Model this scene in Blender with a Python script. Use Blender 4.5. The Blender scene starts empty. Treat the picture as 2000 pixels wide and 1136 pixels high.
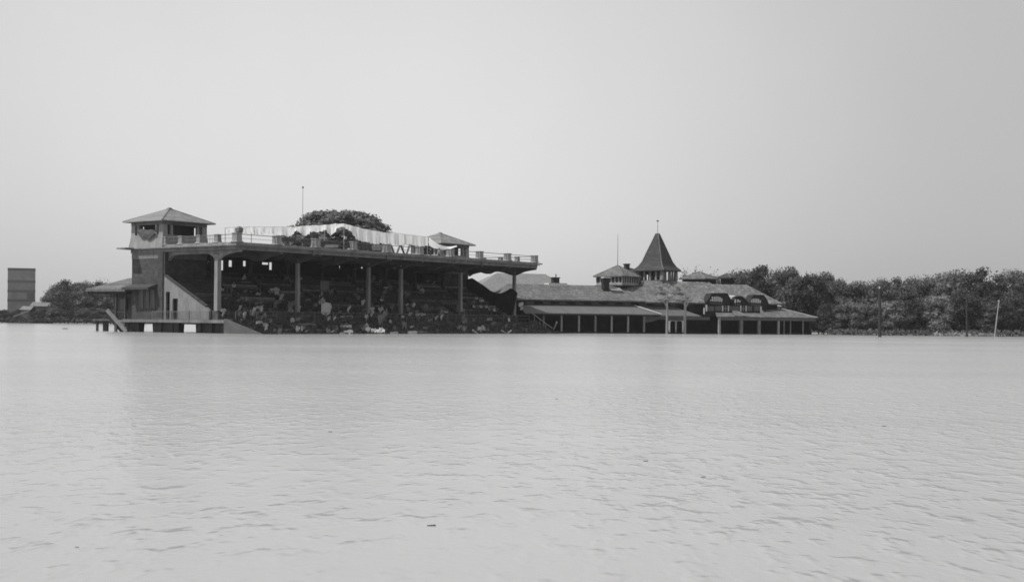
import bpy, math, random
import numpy as np
from mathutils import Vector, Matrix

# ------------------------------------------------------------------ camera, sky, sun, exposure
scn = bpy.context.scene
COL = scn.collection
EYE = 1.7
FPX = 2650.0            # focal length in photograph pixels (2000 wide)
ROLL = math.atan(.009)
cam_d = bpy.data.cameras.new('camera')
cam_d.sensor_width = 36.0
cam_d.lens = 36.0 * FPX / 2000.0
cam_d.shift_y = 62.0 / 2000.0
cam_d.clip_start = .1
cam_d.clip_end = 12000
cam = bpy.data.objects.new('camera', cam_d)
COL.objects.link(cam)
cam.matrix_world = Matrix.Translation((0, 0, EYE)) @ Matrix.Rotation(math.radians(90), 4, 'X') @ Matrix.Rotation(ROLL, 4, 'Z')
scn.camera = cam
scn.view_settings.view_transform = 'Standard'
scn.view_settings.look = 'None'
scn.view_settings.gamma = 1
scn.view_settings.use_curve_mapping = False
scn.view_settings.exposure = 0.0
scn.cycles.filter_width = 1.65
scn.cycles.max_bounces = 8
scn.cycles.transparent_max_bounces = 12

SUN_EL = math.radians(56)
SUN_H = Vector((-.93, -.36, 0)).normalized()
SUN_DIR = (SUN_H * math.cos(SUN_EL) + Vector((0, 0, math.sin(SUN_EL)))).normalized()
world = bpy.data.worlds.new('World')
scn.world = world
world.use_nodes = True
wn = world.node_tree
for n in list(wn.nodes):
    wn.nodes.remove(n)
sky = wn.nodes.new('ShaderNodeTexSky')
sky.sky_type = 'NISHITA'
sky.sun_disc = False
sky.sun_elevation = SUN_EL
sky.sun_rotation = math.atan2(SUN_H.x, SUN_H.y)
sky.air_density = 1.0
sky.dust_density = 6.0
sky.ozone_density = 1.0
bw = wn.nodes.new('ShaderNodeRGBToBW')           # black-and-white film
flat = wn.nodes.new('ShaderNodeMath'); flat.operation = 'POWER'; flat.inputs[1].default_value = .14
mul = wn.nodes.new('ShaderNodeMath'); mul.operation = 'MULTIPLY'; mul.inputs[1].default_value = 6.05
cn = wn.nodes.new('ShaderNodeTexNoise'); cn.inputs['Scale'].default_value = 3.0; cn.inputs['Detail'].default_value = 5
cr = wn.nodes.new('ShaderNodeMapRange'); cr.inputs['From Min'].default_value = .25; cr.inputs['From Max'].default_value = .75
cr.inputs['To Min'].default_value = .94; cr.inputs['To Max'].default_value = 1.05
mul2 = wn.nodes.new('ShaderNodeMath'); mul2.operation = 'MULTIPLY'
bg = wn.nodes.new('ShaderNodeBackground'); bg.inputs['Strength'].default_value = .1
wo = wn.nodes.new('ShaderNodeOutputWorld')
wn.links.new(sky.outputs['Color'], bw.inputs['Color'])
wn.links.new(bw.outputs['Val'], flat.inputs[0])
wn.links.new(flat.outputs[0], mul.inputs[0])
wn.links.new(mul.outputs[0], mul2.inputs[0])
wn.links.new(cn.outputs['Fac'], cr.inputs['Value'])
wn.links.new(cr.outputs['Result'], mul2.inputs[1])
# the overcast haze is brighter towards the sun's side of the sky
wtc = wn.nodes.new('ShaderNodeTexCoord')
wdot = wn.nodes.new('ShaderNodeVectorMath'); wdot.operation = 'DOT_PRODUCT'
wdot.inputs[1].default_value = tuple(SUN_H)
wmr = wn.nodes.new('ShaderNodeMapRange'); wmr.inputs['From Min'].default_value = -1; wmr.inputs['From Max'].default_value = 1
wmr.inputs['To Min'].default_value = .8; wmr.inputs['To Max'].default_value = 1.3
mul3 = wn.nodes.new('ShaderNodeMath'); mul3.operation = 'MULTIPLY'
wn.links.new(wtc.outputs['Generated'], wdot.inputs[0])
wn.links.new(wdot.outputs['Value'], wmr.inputs['Value'])
wn.links.new(mul2.outputs[0], mul3.inputs[0]); wn.links.new(wmr.outputs['Result'], mul3.inputs[1])
# thin bright cloud low in the north behind the stand
cd = wn.nodes.new('ShaderNodeVectorMath'); cd.operation = 'DOT_PRODUCT'
cd.inputs[1].default_value = tuple(Vector((-.05, 1, .1)).normalized())
cp = wn.nodes.new('ShaderNodeMath'); cp.operation = 'POWER'; cp.inputs[1].default_value = 26
cmx = wn.nodes.new('ShaderNodeMath'); cmx.operation = 'MAXIMUM'; cmx.inputs[1].default_value = 0
cma = wn.nodes.new('ShaderNodeMath'); cma.operation = 'MULTIPLY_ADD'; cma.inputs[1].default_value = .36; cma.inputs[2].default_value = .82
mul4 = wn.nodes.new('ShaderNodeMath'); mul4.operation = 'MULTIPLY'
wn.links.new(wtc.outputs['Generated'], cd.inputs[0]); wn.links.new(cd.outputs['Value'], cmx.inputs[0])
wn.links.new(cmx.outputs[0], cp.inputs[0]); wn.links.new(cp.outputs[0], cma.inputs[0])
wn.links.new(mul3.outputs[0], mul4.inputs[0]); wn.links.new(cma.outputs[0], mul4.inputs[1])
wn.links.new(mul4.outputs[0], bg.inputs['Color'])
wn.links.new(bg.outputs[0], wo.inputs['Surface'])

sun_d = bpy.data.lights.new('sun', 'SUN')
sun_d.energy = 4.3
sun_d.angle = math.radians(.8)
sun_d.color = (1, .995, .985)
sun = bpy.data.objects.new('sun', sun_d)
COL.objects.link(sun)
sun.rotation_euler = SUN_DIR.to_track_quat('Z', 'Y').to_euler()

# ------------------------------------------------------------------ authoring helpers
def ab(px, py):
    dx, dy = px - 1000.0, py - 630.0
    c, s = math.cos(ROLL), math.sin(ROLL)
    return dx * c + dy * s, -dy * c + dx * s

def W(px, py, Y):
    a, b = ab(px, py)
    return Vector((a * Y / FPX, Y, EYE + b * Y / FPX))

def on_water(px, py):
    a, b = ab(px, py)
    Y = -EYE * FPX / b
    return Vector((a * Y / FPX, Y, 0))

S_M = Matrix.Translation((-35.2, 172.7, 0)) @ Matrix.Rotation(math.atan2(.8, .6), 4, 'Z')
S_I = S_M.inverted()
C_M = Matrix.Translation((2.15, 228.0, 0)) @ Matrix.Rotation(math.radians(22.2), 4, 'Z')
C_I = C_M.inverted()

def plane_hit(px, py, M, axis, val):
    """point in the frame M where the line of sight crosses local axis = val"""
    MI = M.inverted()
    o = MI @ Vector((0, 0, EYE))
    d = (MI @ W(px, py, 100.0)) - o
    k = (val - o[axis]) / d[axis]
    return o + d * k

def mat(name, v, rough=.85, var=.18, scale=.8, bump=.25, bscale=None, stretch=(1, 1, 1), spec=.3, courses=None, brick=None, translucent=0, speck=0):
    m = bpy.data.materials.new(name)
    m.use_nodes = True
    nt = m.node_tree
    b = nt.nodes['Principled BSDF']
    b.inputs['Roughness'].default_value = rough
    b.inputs['Specular IOR Level'].default_value = spec
    tc = nt.nodes.new('ShaderNodeTexCoord')
    mp = nt.nodes.new('ShaderNodeMapping')
    mp.inputs['Scale'].default_value = stretch
    nt.links.new(tc.outputs['Object'], mp.inputs['Vector'])
    no = nt.nodes.new('ShaderNodeTexNoise')
    no.inputs['Scale'].default_value = scale
    no.inputs['Detail'].default_value = 6
    no.inputs['Roughness'].default_value = .62
    nt.links.new(mp.outputs[0], no.inputs['Vector'])
    mr = nt.nodes.new('ShaderNodeMapRange')
    mr.inputs['From Min'].default_value = .3
    mr.inputs['From Max'].default_value = .7
    mr.inputs['To Min'].default_value = v * (1 - var)
    mr.inputs['To Max'].default_value = v * (1 + var)
    nt.links.new(no.outputs['Fac'], mr.inputs['Value'])
    val = mr.outputs['Result']
    n2 = nt.nodes.new('ShaderNodeTexNoise')
    n2.inputs['Scale'].default_value = bscale or scale * 5
    n2.inputs['Detail'].default_value = 5
    nt.links.new(mp.outputs[0], n2.inputs['Vector'])
    h = n2.outputs['Fac']
    if courses:
        sp = nt.nodes.new('ShaderNodeSeparateXYZ')
        nt.links.new(tc.outputs['Object'], sp.inputs[0])
        cb = nt.nodes.new('ShaderNodeCombineXYZ')
        ad = nt.nodes.new('ShaderNodeMath'); ad.operation = 'ADD'
        nt.links.new(sp.outputs['X'], ad.inputs[0]); nt.links.new(sp.outputs['Y'], ad.inputs[1])
        nt.links.new(ad.outputs[0] if brick else sp.outputs['X'], cb.inputs['X'])
        nt.links.new(sp.outputs['Z'], cb.inputs['Y'])
        br = nt.nodes.new('ShaderNodeTexBrick')
        br.inputs['Scale'].default_value = 1.0
        br.inputs['Brick Width'].default_value = courses[0]
        br.inputs['Row Height'].default_value = courses[1]
        br.inputs['Mortar Size'].default_value = courses[1] * .08
        br.inputs['Color1'].default_value = (1.22, 1.22, 1.22, 1)
        br.inputs['Color2'].default_value = (.74, .74, .74, 1)
        br.inputs['Mortar'].default_value = (.6, .6, .6, 1)
        nt.links.new(cb.outputs[0], br.inputs['Vector'])
        bb = nt.nodes.new('ShaderNodeRGBToBW')
        nt.links.new(br.outputs['Color'], bb.inputs[0])
        mm = nt.nodes.new('ShaderNodeMath'); mm.operation = 'MULTIPLY'
        nt.links.new(val, mm.inputs[0]); nt.links.new(bb.outputs[0], mm.inputs[1])
        val = mm.outputs[0]
    if speck:
        n3 = nt.nodes.new('ShaderNodeTexNoise')
        n3.inputs['Scale'].default_value = 2.2
        n3.inputs['Detail'].default_value = 3
        nt.links.new(mp.outputs[0], n3.inputs['Vector'])
        m3 = nt.nodes.new('ShaderNodeMapRange')
        m3.inputs['From Min'].default_value = .38; m3.inputs['From Max'].default_value = .62
        m3.inputs['To Min'].default_value = 1 - speck; m3.inputs['To Max'].default_value = 1 + speck
        nt.links.new(n3.outputs['Fac'], m3.inputs['Value'])
        mm = nt.nodes.new('ShaderNodeMath'); mm.operation = 'MULTIPLY'
        nt.links.new(val, mm.inputs[0]); nt.links.new(m3.outputs[0], mm.inputs[1])
        val = mm.outputs[0]
    nt.links.new(val, b.inputs['Base Color'])
    bu = nt.nodes.new('ShaderNodeBump')
    bu.inputs['Strength'].default_value = bump
    bu.inputs['Distance'].default_value = .08
    nt.links.new(h, bu.inputs['Height'])
    nt.links.new(bu.outputs[0], b.inputs['Normal'])
    if translucent:
        tr = nt.nodes.new('ShaderNodeBsdfTranslucent')
        nt.links.new(val, tr.inputs['Color'])
        mx = nt.nodes.new('ShaderNodeMixShader'); mx.inputs[0].default_value = translucent
        out = nt.nodes['Material Output']
        nt.links.new(b.outputs[0], mx.inputs[1]); nt.links.new(tr.outputs[0], mx.inputs[2])
        nt.links.new(mx.outputs[0], out.inputs['Surface'])
    return m

M = {
    'concrete': mat('pale_concrete', .21, var=.32, scale=1.1, stretch=(1, 1, .22)),
    'concrete_dark': mat('weathered_concrete', .14, var=.38, scale=1.0, stretch=(1, 1, .3)),
    'soffit': mat('shaded_soffit', .045, var=.3, scale=.4),  # shade under roof and platform put into a dark concrete colour
    'brick': mat('dark_brick', .062, var=.4, scale=.7, courses=(.42, .16), brick=True),
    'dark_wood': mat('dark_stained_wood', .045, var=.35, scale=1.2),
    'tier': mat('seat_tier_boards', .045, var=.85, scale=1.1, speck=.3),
    'bench_a': mat('bench_wood_dark', .05, var=.35, scale=1.4),
    'bench_b': mat('bench_wood_mid', .10, var=.35, scale=1.4),
    'bench_c': mat('bench_wood_pale', .2, var=.35, scale=1.4),
    'tile': mat('pavilion_roof_tiles', .175, var=.12, scale=.5, courses=(.5, .28)),
    'shingle': mat('club_roof_shingles', .115, var=.22, scale=.45, courses=(.55, .3), speck=.14, bump=.5),
    'shingle_rough': mat('club_mottled_shingles', .13, var=.25, scale=.6, courses=(.7, .4), speck=.3, bump=.8),
    'shingle_pale': mat('pale_rear_roof', .18, var=.12, scale=.5, speck=.08),
    'veranda_roof': mat('veranda_metal_roof', .105, rough=.7, var=.15, scale=.4, stretch=(3, 1, 1)),
    'spire': mat('spire_shingles', .045, var=.2, scale=.7, courses=(.5, .3)),
    'black_wall': mat('black_boards_and_shade', .018, var=.4, scale=.9, rough=.9),  # black boards; also carries the painted shade of veranda rooms and eaves
    'panel': mat('grey_render_panel', .09, var=.15),
    'white': mat('old_white_paint', .5, var=.15, scale=1.5),
    'post': mat('veranda_post_paint', .24, var=.2, scale=1.5),
    'glass': mat('dark_window_glass', .03, rough=.25, var=.2, spec=.5),
    'metal': mat('grey_iron', .12, rough=.6),
    'cloth': mat('white_cotton', .9, rough=.95, var=.05, scale=1.0, translucent=.6),
    'cloth_grey': mat('grey_blanket', .3, rough=.95, var=.2, scale=2.0),
    'cloth_dark': mat('dark_blanket', .07, rough=.95, var=.3, scale=2.0),
    'skin': mat('skin', .25, var=.05),
    'trousers': mat('dark_trousers', .05, var=.2, scale=3),
    'bark': mat('tree_bark', .04, var=.3, scale=2, stretch=(1, 1, .3)),
    'bark_pale': mat('pale_tree_bark', .2, var=.2, scale=2, stretch=(1, 1, .3)),
    'pole_wood': mat('creosoted_pole', .03, var=.3, scale=2, stretch=(1, 1, .2)),
    'pole_pale': mat('bleached_pole', .24, var=.2, scale=2, stretch=(1, 1, .2)),
    'far_wall': mat('far_building_render', .2, var=.22, scale=.35),
    'far_band': mat('far_building_band', .11, var=.12, scale=.15),
    'debris': mat('wet_driftwood', .05, var=.3, scale=5),
    'bank': mat('flooded_bank', .06, var=.5, scale=.5, bump=.6),
    'bank_pale': mat('pale_reed_litter', .28, var=.25, scale=.9, bump=.6),
}

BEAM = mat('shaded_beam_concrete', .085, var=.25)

class MB:
    """collects shapes; build() links them as one mesh object"""
    def __init__(self, T=None):
        self.v, self.f, self.T = [], [], T
    def add(self, vs, fs):
        n = len(self.v)
        for p in vs:
            p = Vector(p)
            self.v.append(tuple(self.T @ p) if self.T else tuple(p))
        self.f += [tuple(i + n for i in f) for f in fs]
        return self
    def box(self, x0, x1, y0, y1, z0, z1):
        return self.add([(x0, y0, z0), (x1, y0, z0), (x1, y1, z0), (x0, y1, z0), (x0, y0, z1), (x1, y0, z1), (x1, y1, z1), (x0, y1, z1)],
                        [(0, 3, 2, 1), (4, 5, 6, 7), (0, 1, 5, 4), (1, 2, 6, 5), (2, 3, 7, 6), (3, 0, 4, 7)])
    def frustum(self, cx, cy, z0, z1, a0, a1, b0=None, b1=None):
        b0 = a0 if b0 is None else b0; b1 = a1 if b1 is None else b1
        return self.add([(cx - a0, cy - b0, z0), (cx + a0, cy - b0, z0), (cx + a0, cy + b0, z0), (cx - a0, cy + b0, z0),
                         (cx - a1, cy - b1, z1), (cx + a1, cy - b1, z1), (cx + a1, cy + b1, z1), (cx - a1, cy + b1, z1)],
                        [(0, 3, 2, 1), (4, 5, 6, 7), (0, 1, 5, 4), (1, 2, 6, 5), (2, 3, 7, 6), (3, 0, 4, 7)])
    def bar(self, p, q, w, h=None):
        h = h or w
        p, q = Vector(p), Vector(q)
        d = (q - p).normalized()
        up = Vector((0, 0, 1)) if abs(d.z) < .95 else Vector((0, 1, 0))
        s = d.cross(up).normalized() * (w / 2)
        t = s.cross(d).normalized() * (h / 2)
        vs = [p - s - t, p + s - t, p + s + t, p - s + t, q - s - t, q + s - t, q + s + t, q - s + t]
        return self.add(vs, [(0, 1, 2, 3), (4, 7, 6, 5), (0, 4, 5, 1), (1, 5, 6, 2), (2, 6, 7, 3), (3, 7, 4, 0)])
    def cone(self, p, q, r0, r1, n=8):
        p, q = Vector(p), Vector(q)
        d = (q - p).normalized()
        up = Vector((0, 0, 1)) if abs(d.z) < .95 else Vector((0, 1, 0))
        s = d.cross(up).normalized(); t = s.cross(d).normalized()
        vs = []
        for c, r in ((p, r0), (q, r1)):
            for i in range(n):
                a = 2 * math.pi * i / n
                vs.append(c + (s * math.cos(a) + t * math.sin(a)) * r)
        return self.add(vs, [(i, (i + 1) % n, n + (i + 1) % n, n + i) for i in range(n)] + [tuple(range(n - 1, -1, -1)), tuple(range(n, 2 * n))])
    def prism(self, pts, axis, a, b):
        """pts: 2D outline; axis 0 extrudes along x with (y,z) outline, axis 1 along y with (x,z)"""
        n = len(pts)
        f = (lambda c, p: (c, p[0], p[1])) if axis == 0 else (lambda c, p: (p[0], c, p[1]))
        vs = [f(a, p) for p in pts] + [f(b, p) for p in pts]
        return self.add(vs, [tuple(range(n)), tuple(range(2 * n - 1, n - 1, -1))] + [(i, n + i, n + (i + 1) % n, (i + 1) % n) for i in range(n)])
    def slab(self, pts, th=.15):
        """a thick sheet through 3D points, thickness downward"""
        n = len(pts)
        vs = [Vector(p) for p in pts] + [Vector(p) - Vector((0, 0, th)) for p in pts]
        return self.add(vs, [tuple(range(n)), tuple(range(2 * n - 1, n - 1, -1))] + [(i, n + i, n + (i + 1) % n, (i + 1) % n) for i in range(n)])
    def hip(self, x0, x1, y0, y1, ze, xr0, xr1, yr, zr, th=.22):
        E = [(x0, y0, ze), (x1, y0, ze), (x1, y1, ze), (x0, y1, ze)]
        R = [(xr0, yr, zr), (xr1, yr, zr)]
        B = [(p[0], p[1], ze - th) for p in E]
        return self.add(E + R + B, [(0, 1, 5, 4), (1, 2, 5), (2, 3, 4, 5), (3, 0, 4), (9, 8, 7, 6), (0, 6, 7, 1), (1, 7, 8, 2), (2, 8, 9, 3), (3, 9, 6, 0)])
    def mesh(self, name, m):
        me = bpy.data.meshes.new(name)
        me.from_pydata(self.v, [], self.f)
        me.materials.append(m)
        me.validate()
        import bmesh
        bm = bmesh.new(); bm.from_mesh(me)
        bmesh.ops.recalc_face_normals(bm, faces=bm.faces)
        bm.to_mesh(me); bm.free()
        return me
    def build(self, name, m, parent=None, label=None):
        o = bpy.data.objects.new(name, self.mesh(name, m))
        COL.objects.link(o)
        o.parent = parent
        if label: o['label'] = label
        return o

def inst(name, me, parent=None, loc=None, label=None):
    o = bpy.data.objects.new(name, me)
    COL.objects.link(o)
    o.parent = parent
    if loc is not None: o.location = loc
    if label: o['label'] = label
    return o

def empty(name, label, cat, M4=None, group=None):
    o = bpy.data.objects.new(name, None)
    o.empty_display_size = .5
    COL.objects.link(o)
    if M4 is not None: o.matrix_world = M4
    return tag(o, label, cat, group)

def tag(o, label, cat, group=None):
    o['label'] = label; o['category'] = cat
    if group: o['group'] = group
    return o

def structure(o, kind='structure'):
    o['kind'] = kind
    return o

rnd = random.Random(7)
ORD = ['first', 'second', 'third', 'fourth', 'fifth', 'sixth', 'seventh', 'eighth', 'ninth', 'tenth', 'eleventh', 'twelfth', 'thirteenth',
       'fourteenth', 'fifteenth', 'sixteenth', 'seventeenth', 'eighteenth', 'nineteenth', 'twentieth', 'twenty-first', 'twenty-second', 'twenty-third',
       'twenty-fourth', 'twenty-fifth', 'twenty-sixth', 'twenty-seventh', 'twenty-eighth', 'twenty-ninth', 'thirtieth'] + ['thirty-' + w for w in ('first', 'second', 'third', 'fourth', 'fifth', 'sixth', 'seventh', 'eighth', 'ninth')]

# ------------------------------------------------------------------ water and land
def water_material():
    m = bpy.data.materials.new('muddy_flood_water')
    m.use_nodes = True
    nt = m.node_tree
    b = nt.nodes['Principled BSDF']
    b.inputs['Roughness'].default_value = .2
    b.inputs['IOR'].default_value = 1.33
    b.inputs['Specular IOR Level'].default_value = .5
    tc = nt.nodes.new('ShaderNodeTexCoord')
    def noise(scale, stretch, detail=4, rot=0.12):
        mp = nt.nodes.new('ShaderNodeMapping')
        mp.inputs['Scale'].default_value = stretch
        mp.inputs['Rotation'].default_value = (0, 0, rot)
        nt.links.new(tc.outputs['Object'], mp.inputs['Vector'])
        n = nt.nodes.new('ShaderNodeTexNoise')
        n.inputs['Scale'].default_value = scale
        n.inputs['Detail'].default_value = detail
        n.inputs['Roughness'].default_value = .6
        nt.links.new(mp.outputs[0], n.inputs['Vector'])
        return n.outputs['Fac']
    silt = noise(.02, (1, 2.2, 1), 3)
    mr = nt.nodes.new('ShaderNodeMapRange')
    mr.inputs['From Min'].default_value = .3; mr.inputs['From Max'].default_value = .7
    mr.inputs['To Min'].default_value = .275; mr.inputs['To Max'].default_value = .345
    nt.links.new(silt, mr.inputs['Value'])
    nt.links.new(mr.outputs['Result'], b.inputs['Base Color'])
    fine = noise(3.2, (1.7, .8, 1), 3)
    mid = noise(.42, (1.5, .8, 1), 3, .3)
    gust = noise(.035, (1, .8, 1), 3)
    g = nt.nodes.new('ShaderNodeMapRange')
    g.inputs['From Min'].default_value = .38; g.inputs['From Max'].default_value = .62
    g.inputs['To Min'].default_value = .1; g.inputs['To Max'].default_value = .85
    nt.links.new(gust, g.inputs['Value'])
    a = nt.nodes.new('ShaderNodeMath'); a.operation = 'MULTIPLY_ADD'; a.inputs[1].default_value = 2.0
    nt.links.new(mid, a.inputs[0]); nt.links.new(fine, a.inputs[2])
    dash = noise(1.7, (1.8, .9, 1), 2, .1)
    dr = nt.nodes.new('ShaderNodeMapRange'); dr.interpolation_type = 'SMOOTHSTEP'; dr.inputs['From Min'].default_value = .46; dr.inputs['From Max'].default_value = .8
    dr.inputs['To Min'].default_value = 0; dr.inputs['To Max'].default_value = 2.0
    nt.links.new(dash, dr.inputs['Value'])
    a2 = nt.nodes.new('ShaderNodeMath'); a2.operation = 'ADD'
    nt.links.new(a.outputs[0], a2.inputs[0]); nt.links.new(dr.outputs[0], a2.inputs[1])
    a = a2
    bu = nt.nodes.new('ShaderNodeBump')
    bu.inputs['Distance'].default_value = .034
    nt.links.new(g.outputs[0], bu.inputs['Strength'])
    nt.links.new(a.outputs[0], bu.inputs['Height'])
    nt.links.new(bu.outputs[0], b.inputs['Normal'])
    return m

wm = MB()
R_ = 2600
wm.add([(-R_, -300, 0), (R_, -300, 0), (R_, R_, 0), (-R_, R_, 0)], [(0, 1, 2, 3)])
water = structure(wm.build('water', water_material()))
water['label'] = 'calm pale flood water covering the whole foreground'

def land(name, x0, x1, y0, y1, ztop, m, seed, wob=3.0, nx=60, ny=10):
    r = np.random.RandomState(seed)
    vs, fs = [], []
    edge = np.cumsum(r.randn(nx + 1)) * .4
    edge = (edge - np.linspace(edge[0], edge[-1], nx + 1))
    for j in range(ny + 1):
        for i in range(nx + 1):
            t = j / ny
            x = x0 + (x1 - x0) * i / nx
            y = y0 + (y1 - y0) * t ** 1.6 + np.clip(edge[i], -wob, wob) * (1 - t)
            z = -.3 + (ztop + .3) * min(1, t * 2.2) + r.rand() * .1
            vs.append((x, y, z))
    for j in range(ny):
        for i in range(nx):
            a = j * (nx + 1) + i
            fs.append((a, a + 1, a + nx + 2, a + nx + 1))
    mb = MB(); mb.add(vs, fs)
    return structure(mb.build(name, m))

land('ground', 40, 900, 248, 1400, .5, M['bank'], 3)
land('ground', -1200, -60, 470, 1600, .6, M['bank'], 4)

# ------------------------------------------------------------------ the grandstand (frame: x along the front, y to the back)
stand = empty('grandstand', 'huge open concrete racing grandstand with a flat balustraded roof standing in the flood', 'grandstand', S_M)
LEN, DEP = 65.5, 21.2
BAY = 7.15
XS = [1 + BAY * k for k in range(10)]

mb = MB()
mb.box(.15, LEN - .15, .15, DEP, 10.75, 11.2)
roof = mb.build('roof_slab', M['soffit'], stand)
mb = MB()   # fascia bands, proud of the slab
mb.box(0, LEN, -.02, .14, 10.72, 11.19); mb.box(-.02, .14, .15, DEP + .02, 10.72, 11.19); mb.box(LEN - .14, LEN + .02, .15, DEP, 10.72, 11.19)
mb.build('fascia', M['concrete_dark'], roof)
mb = MB()   # ledge
mb.box(-.35, LEN + .35, -.35, DEP + .9, 11.2, 11.32)
mb.build('cornice', M['concrete_dark'], roof)
mb = MB()
mb.box(-.08, LEN + .08, -.08, .35, 11.323, 11.68); mb.box(-.08, .35, .353, DEP - 6.8, 11.323, 11.68)
mb.box(LEN - .35, LEN + .08, .353, DEP - 6.8, 11.323, 11.68); mb.box(7.7, LEN - 7.7, DEP - .3, DEP + .05, 11.323, 11.68)
mb.build('parapet_kerb', M['concrete'], roof)
mb = MB(); mb.cone((LEN + .1, -.2, 11.5), (LEN + 1.0, -.3, 11.5), .1, .1, 8); mb.build('drain_spout', M['metal'], roof)
mb = MB(); mb.box(-1.7, -.1, 20.2, 22.1, 11.21, 11.4); mb.build('eaves_bracket', M['concrete_dark'], roof)

# balustrade: piers and rails
def pier_mesh(w=.46, h=1.2):
    b = MB()
    b.frustum(0, 0, 0, .16, w + .16, w + .04)
    b.frustum(0, 0, .16, h - .12, w, w - .03)
    b.frustum(0, 0, h - .12, h, w + .04, w + .02)
    return b.mesh('pier', M['concrete'])
PM = pier_mesh(); PM2 = pier_mesh(.34, 1.1)
for i, s in enumerate([.4, 7.3, 14.45, 21.7, 28.8, 36.0, 43.2, 50.4, 57.7, 65.1]):
    inst('pier', PM, stand, (s, .3, 11.68))
for t in (3.9, 7.4, 11.0, 14.3):
    inst('pier', PM2, stand, (.35, t, 11.68))
    inst('pier', PM2, stand, (LEN - .35, t, 11.68))
PX = [.4, 7.3, 14.45, 21.7, 28.8, 36.0, 43.2, 50.4, 57.7, 65.1]
for a, b_ in zip(PX[:-1], PX[1:]):
    r = MB(); r.bar((a + .4, .3, 12.72), (b_ - .4, .3, 12.72), .09, .08)
    r.bar((a + .4, .3, 12.2), (b_ - .4, .3, 12.2), .04)
    r.build('handrail', M['concrete_dark'], stand)
for X in (.35, LEN - .35):
    ts = [.3, 3.9, 7.4, 11.0, 14.3]
    for a, b_ in zip(ts[:-1], ts[1:]):
        r = MB(); r.bar((X, a + .3, 12.68), (X, b_ - .3, 12.68), .09, .08); r.bar((X, a + .3, 12.2), (X, b_ - .3, 12.2), .05)
        if X < 1:
            for q in range(int((b_ - a - .7) / .3)):
                if a > 3: r.bar((X, a + .45 + q * .3, 11.68), (X, a + .45 + q * .3, 12.66), .035)
        r.build('handrail', M['metal'], stand)

# corner pavilions
def pavilion(x0, flip):
    cx, cy = x0 + 3.8, DEP - 3.35
    hx, hy = 3.8, 3.35
    b = MB()
    b.frustum(cx, cy, 11.325, 12.25, hx + .28, hx + .1, hy + .28, hy + .1)
    b.frustum(cx, cy, 12.25, 13.1, hx + .1, hx, hy + .1, hy)
    base = b.build('corner_pavilion', M['concrete'], stand, None)
    # piers of the open storey
    sp = []
    for fx in (-1, 1):
        for fy in (-1, 1):
            sp.append((cx + fx * (hx - .42), cy + fy * (hy - .42), .42))
    for (x, y, w) in sp:
        b = MB(); b.frustum(x, y, 13.1, 14.85, w, w - .04); b.build('post', M['concrete'], base)
    for fx in (-1, 1):
        for fy in (-1, 1):
            b = MB(); b.frustum(cx + fx * (hx - 1.55), cy + fy * (hy - .2), 13.1, 14.85, .19, .17); b.build('post', M['concrete'], base)
            b = MB(); b.frustum(cx + fx * (hx - .2), cy + fy * (hy - 1.45), 13.1, 14.85, .17, .19); b.build('post', M['concrete'], base)
    b = MB(); b.box(cx - hx, cx + hx, cy - hy, cy - hy + .3, 14.45, 14.849); b.box(cx - hx, cx + hx, cy + hy - .3, cy + hy, 14.45, 14.849)
    b.box(cx - hx, cx - hx + .3, cy - hy + .31, cy + hy - .31, 14.45, 14.849); b.box(cx + hx - .3, cx + hx, cy - hy + .31, cy + hy - .31, 14.45, 14.849)
    b.build('lintel', M['concrete_dark'], base)
    b = MB(); b.box(cx - 2.4, cx + 3.0, cy - 1.6, cy + 2.4, 13.1, 14.6); b.build('dark_infill', M['dark_wood'], base)  # dark box added to fill the pavilion openings
    o = .82
    b = MB()
    zt = 16.96
    E = [(cx - hx - o, cy - hy - o, 14.98), (cx + hx + o, cy - hy - o, 14.98), (cx + hx + o, cy + hy + o, 14.98), (cx - hx - o, cy + hy + o, 14.98)]
    b.add(E + [(cx - .25, cy, zt), (cx + .25, cy, zt)], [(0, 1, 5, 4), (1, 2, 5), (2, 3, 4, 5), (3, 0, 4)])
    b.add(E + [(p[0], p[1], 14.86) for p in E], [(0, 4, 5, 1), (1, 5, 6, 2), (2, 6, 7, 3), (3, 7, 4, 0), (7, 6, 5, 4)])
    b.build('roof', M['tile'], base)
    b = MB()
    for e in E: b.bar((e[0], e[1], 15.0), (cx, cy, zt + .02), .16, .07)
    b.build('hip_cap', M['concrete_dark'], base)
    b = MB(); b.frustum(cx, cy, zt - .05, zt + .12, .3, .15); b.build('finial', M['concrete_dark'], base)
    return base
pav_a = pavilion(0, False)
pav_b = pavilion(LEN - 7.6, True)
# dark sheet added to paint in the torn dark hole of the left pavilion
b = MB()
n = 12
for i in range(n + 1):
    t = i / n
    y = DEP - 5.6 + t * 3.9
    zt = 14.0 - .9 * abs(t - .6) + .15 * math.sin(9 * t)
    zb = 12.55 + 1.0 * (abs(t - .45) * 1.6) ** 1.5 + .15 * math.sin(14 * t)
    b.v += [(-.28, y, zt), (-.4 + .05 * math.sin(11 * t), y, (zt + zb) / 2), (-.36, y, zb)]
for i in range(n):
    for j in range(2):
        a = i * 3 + j
        b.f.append((a, a + 1, a + 4, a + 3))
sheet0 = b.build('hole_patch', M['cloth_dark'])
sheet0.matrix_world = S_M
tag(sheet0, 'dark sheet painted in as the torn hole in the open side of the left rooftop pavilion', 'blanket')

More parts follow.
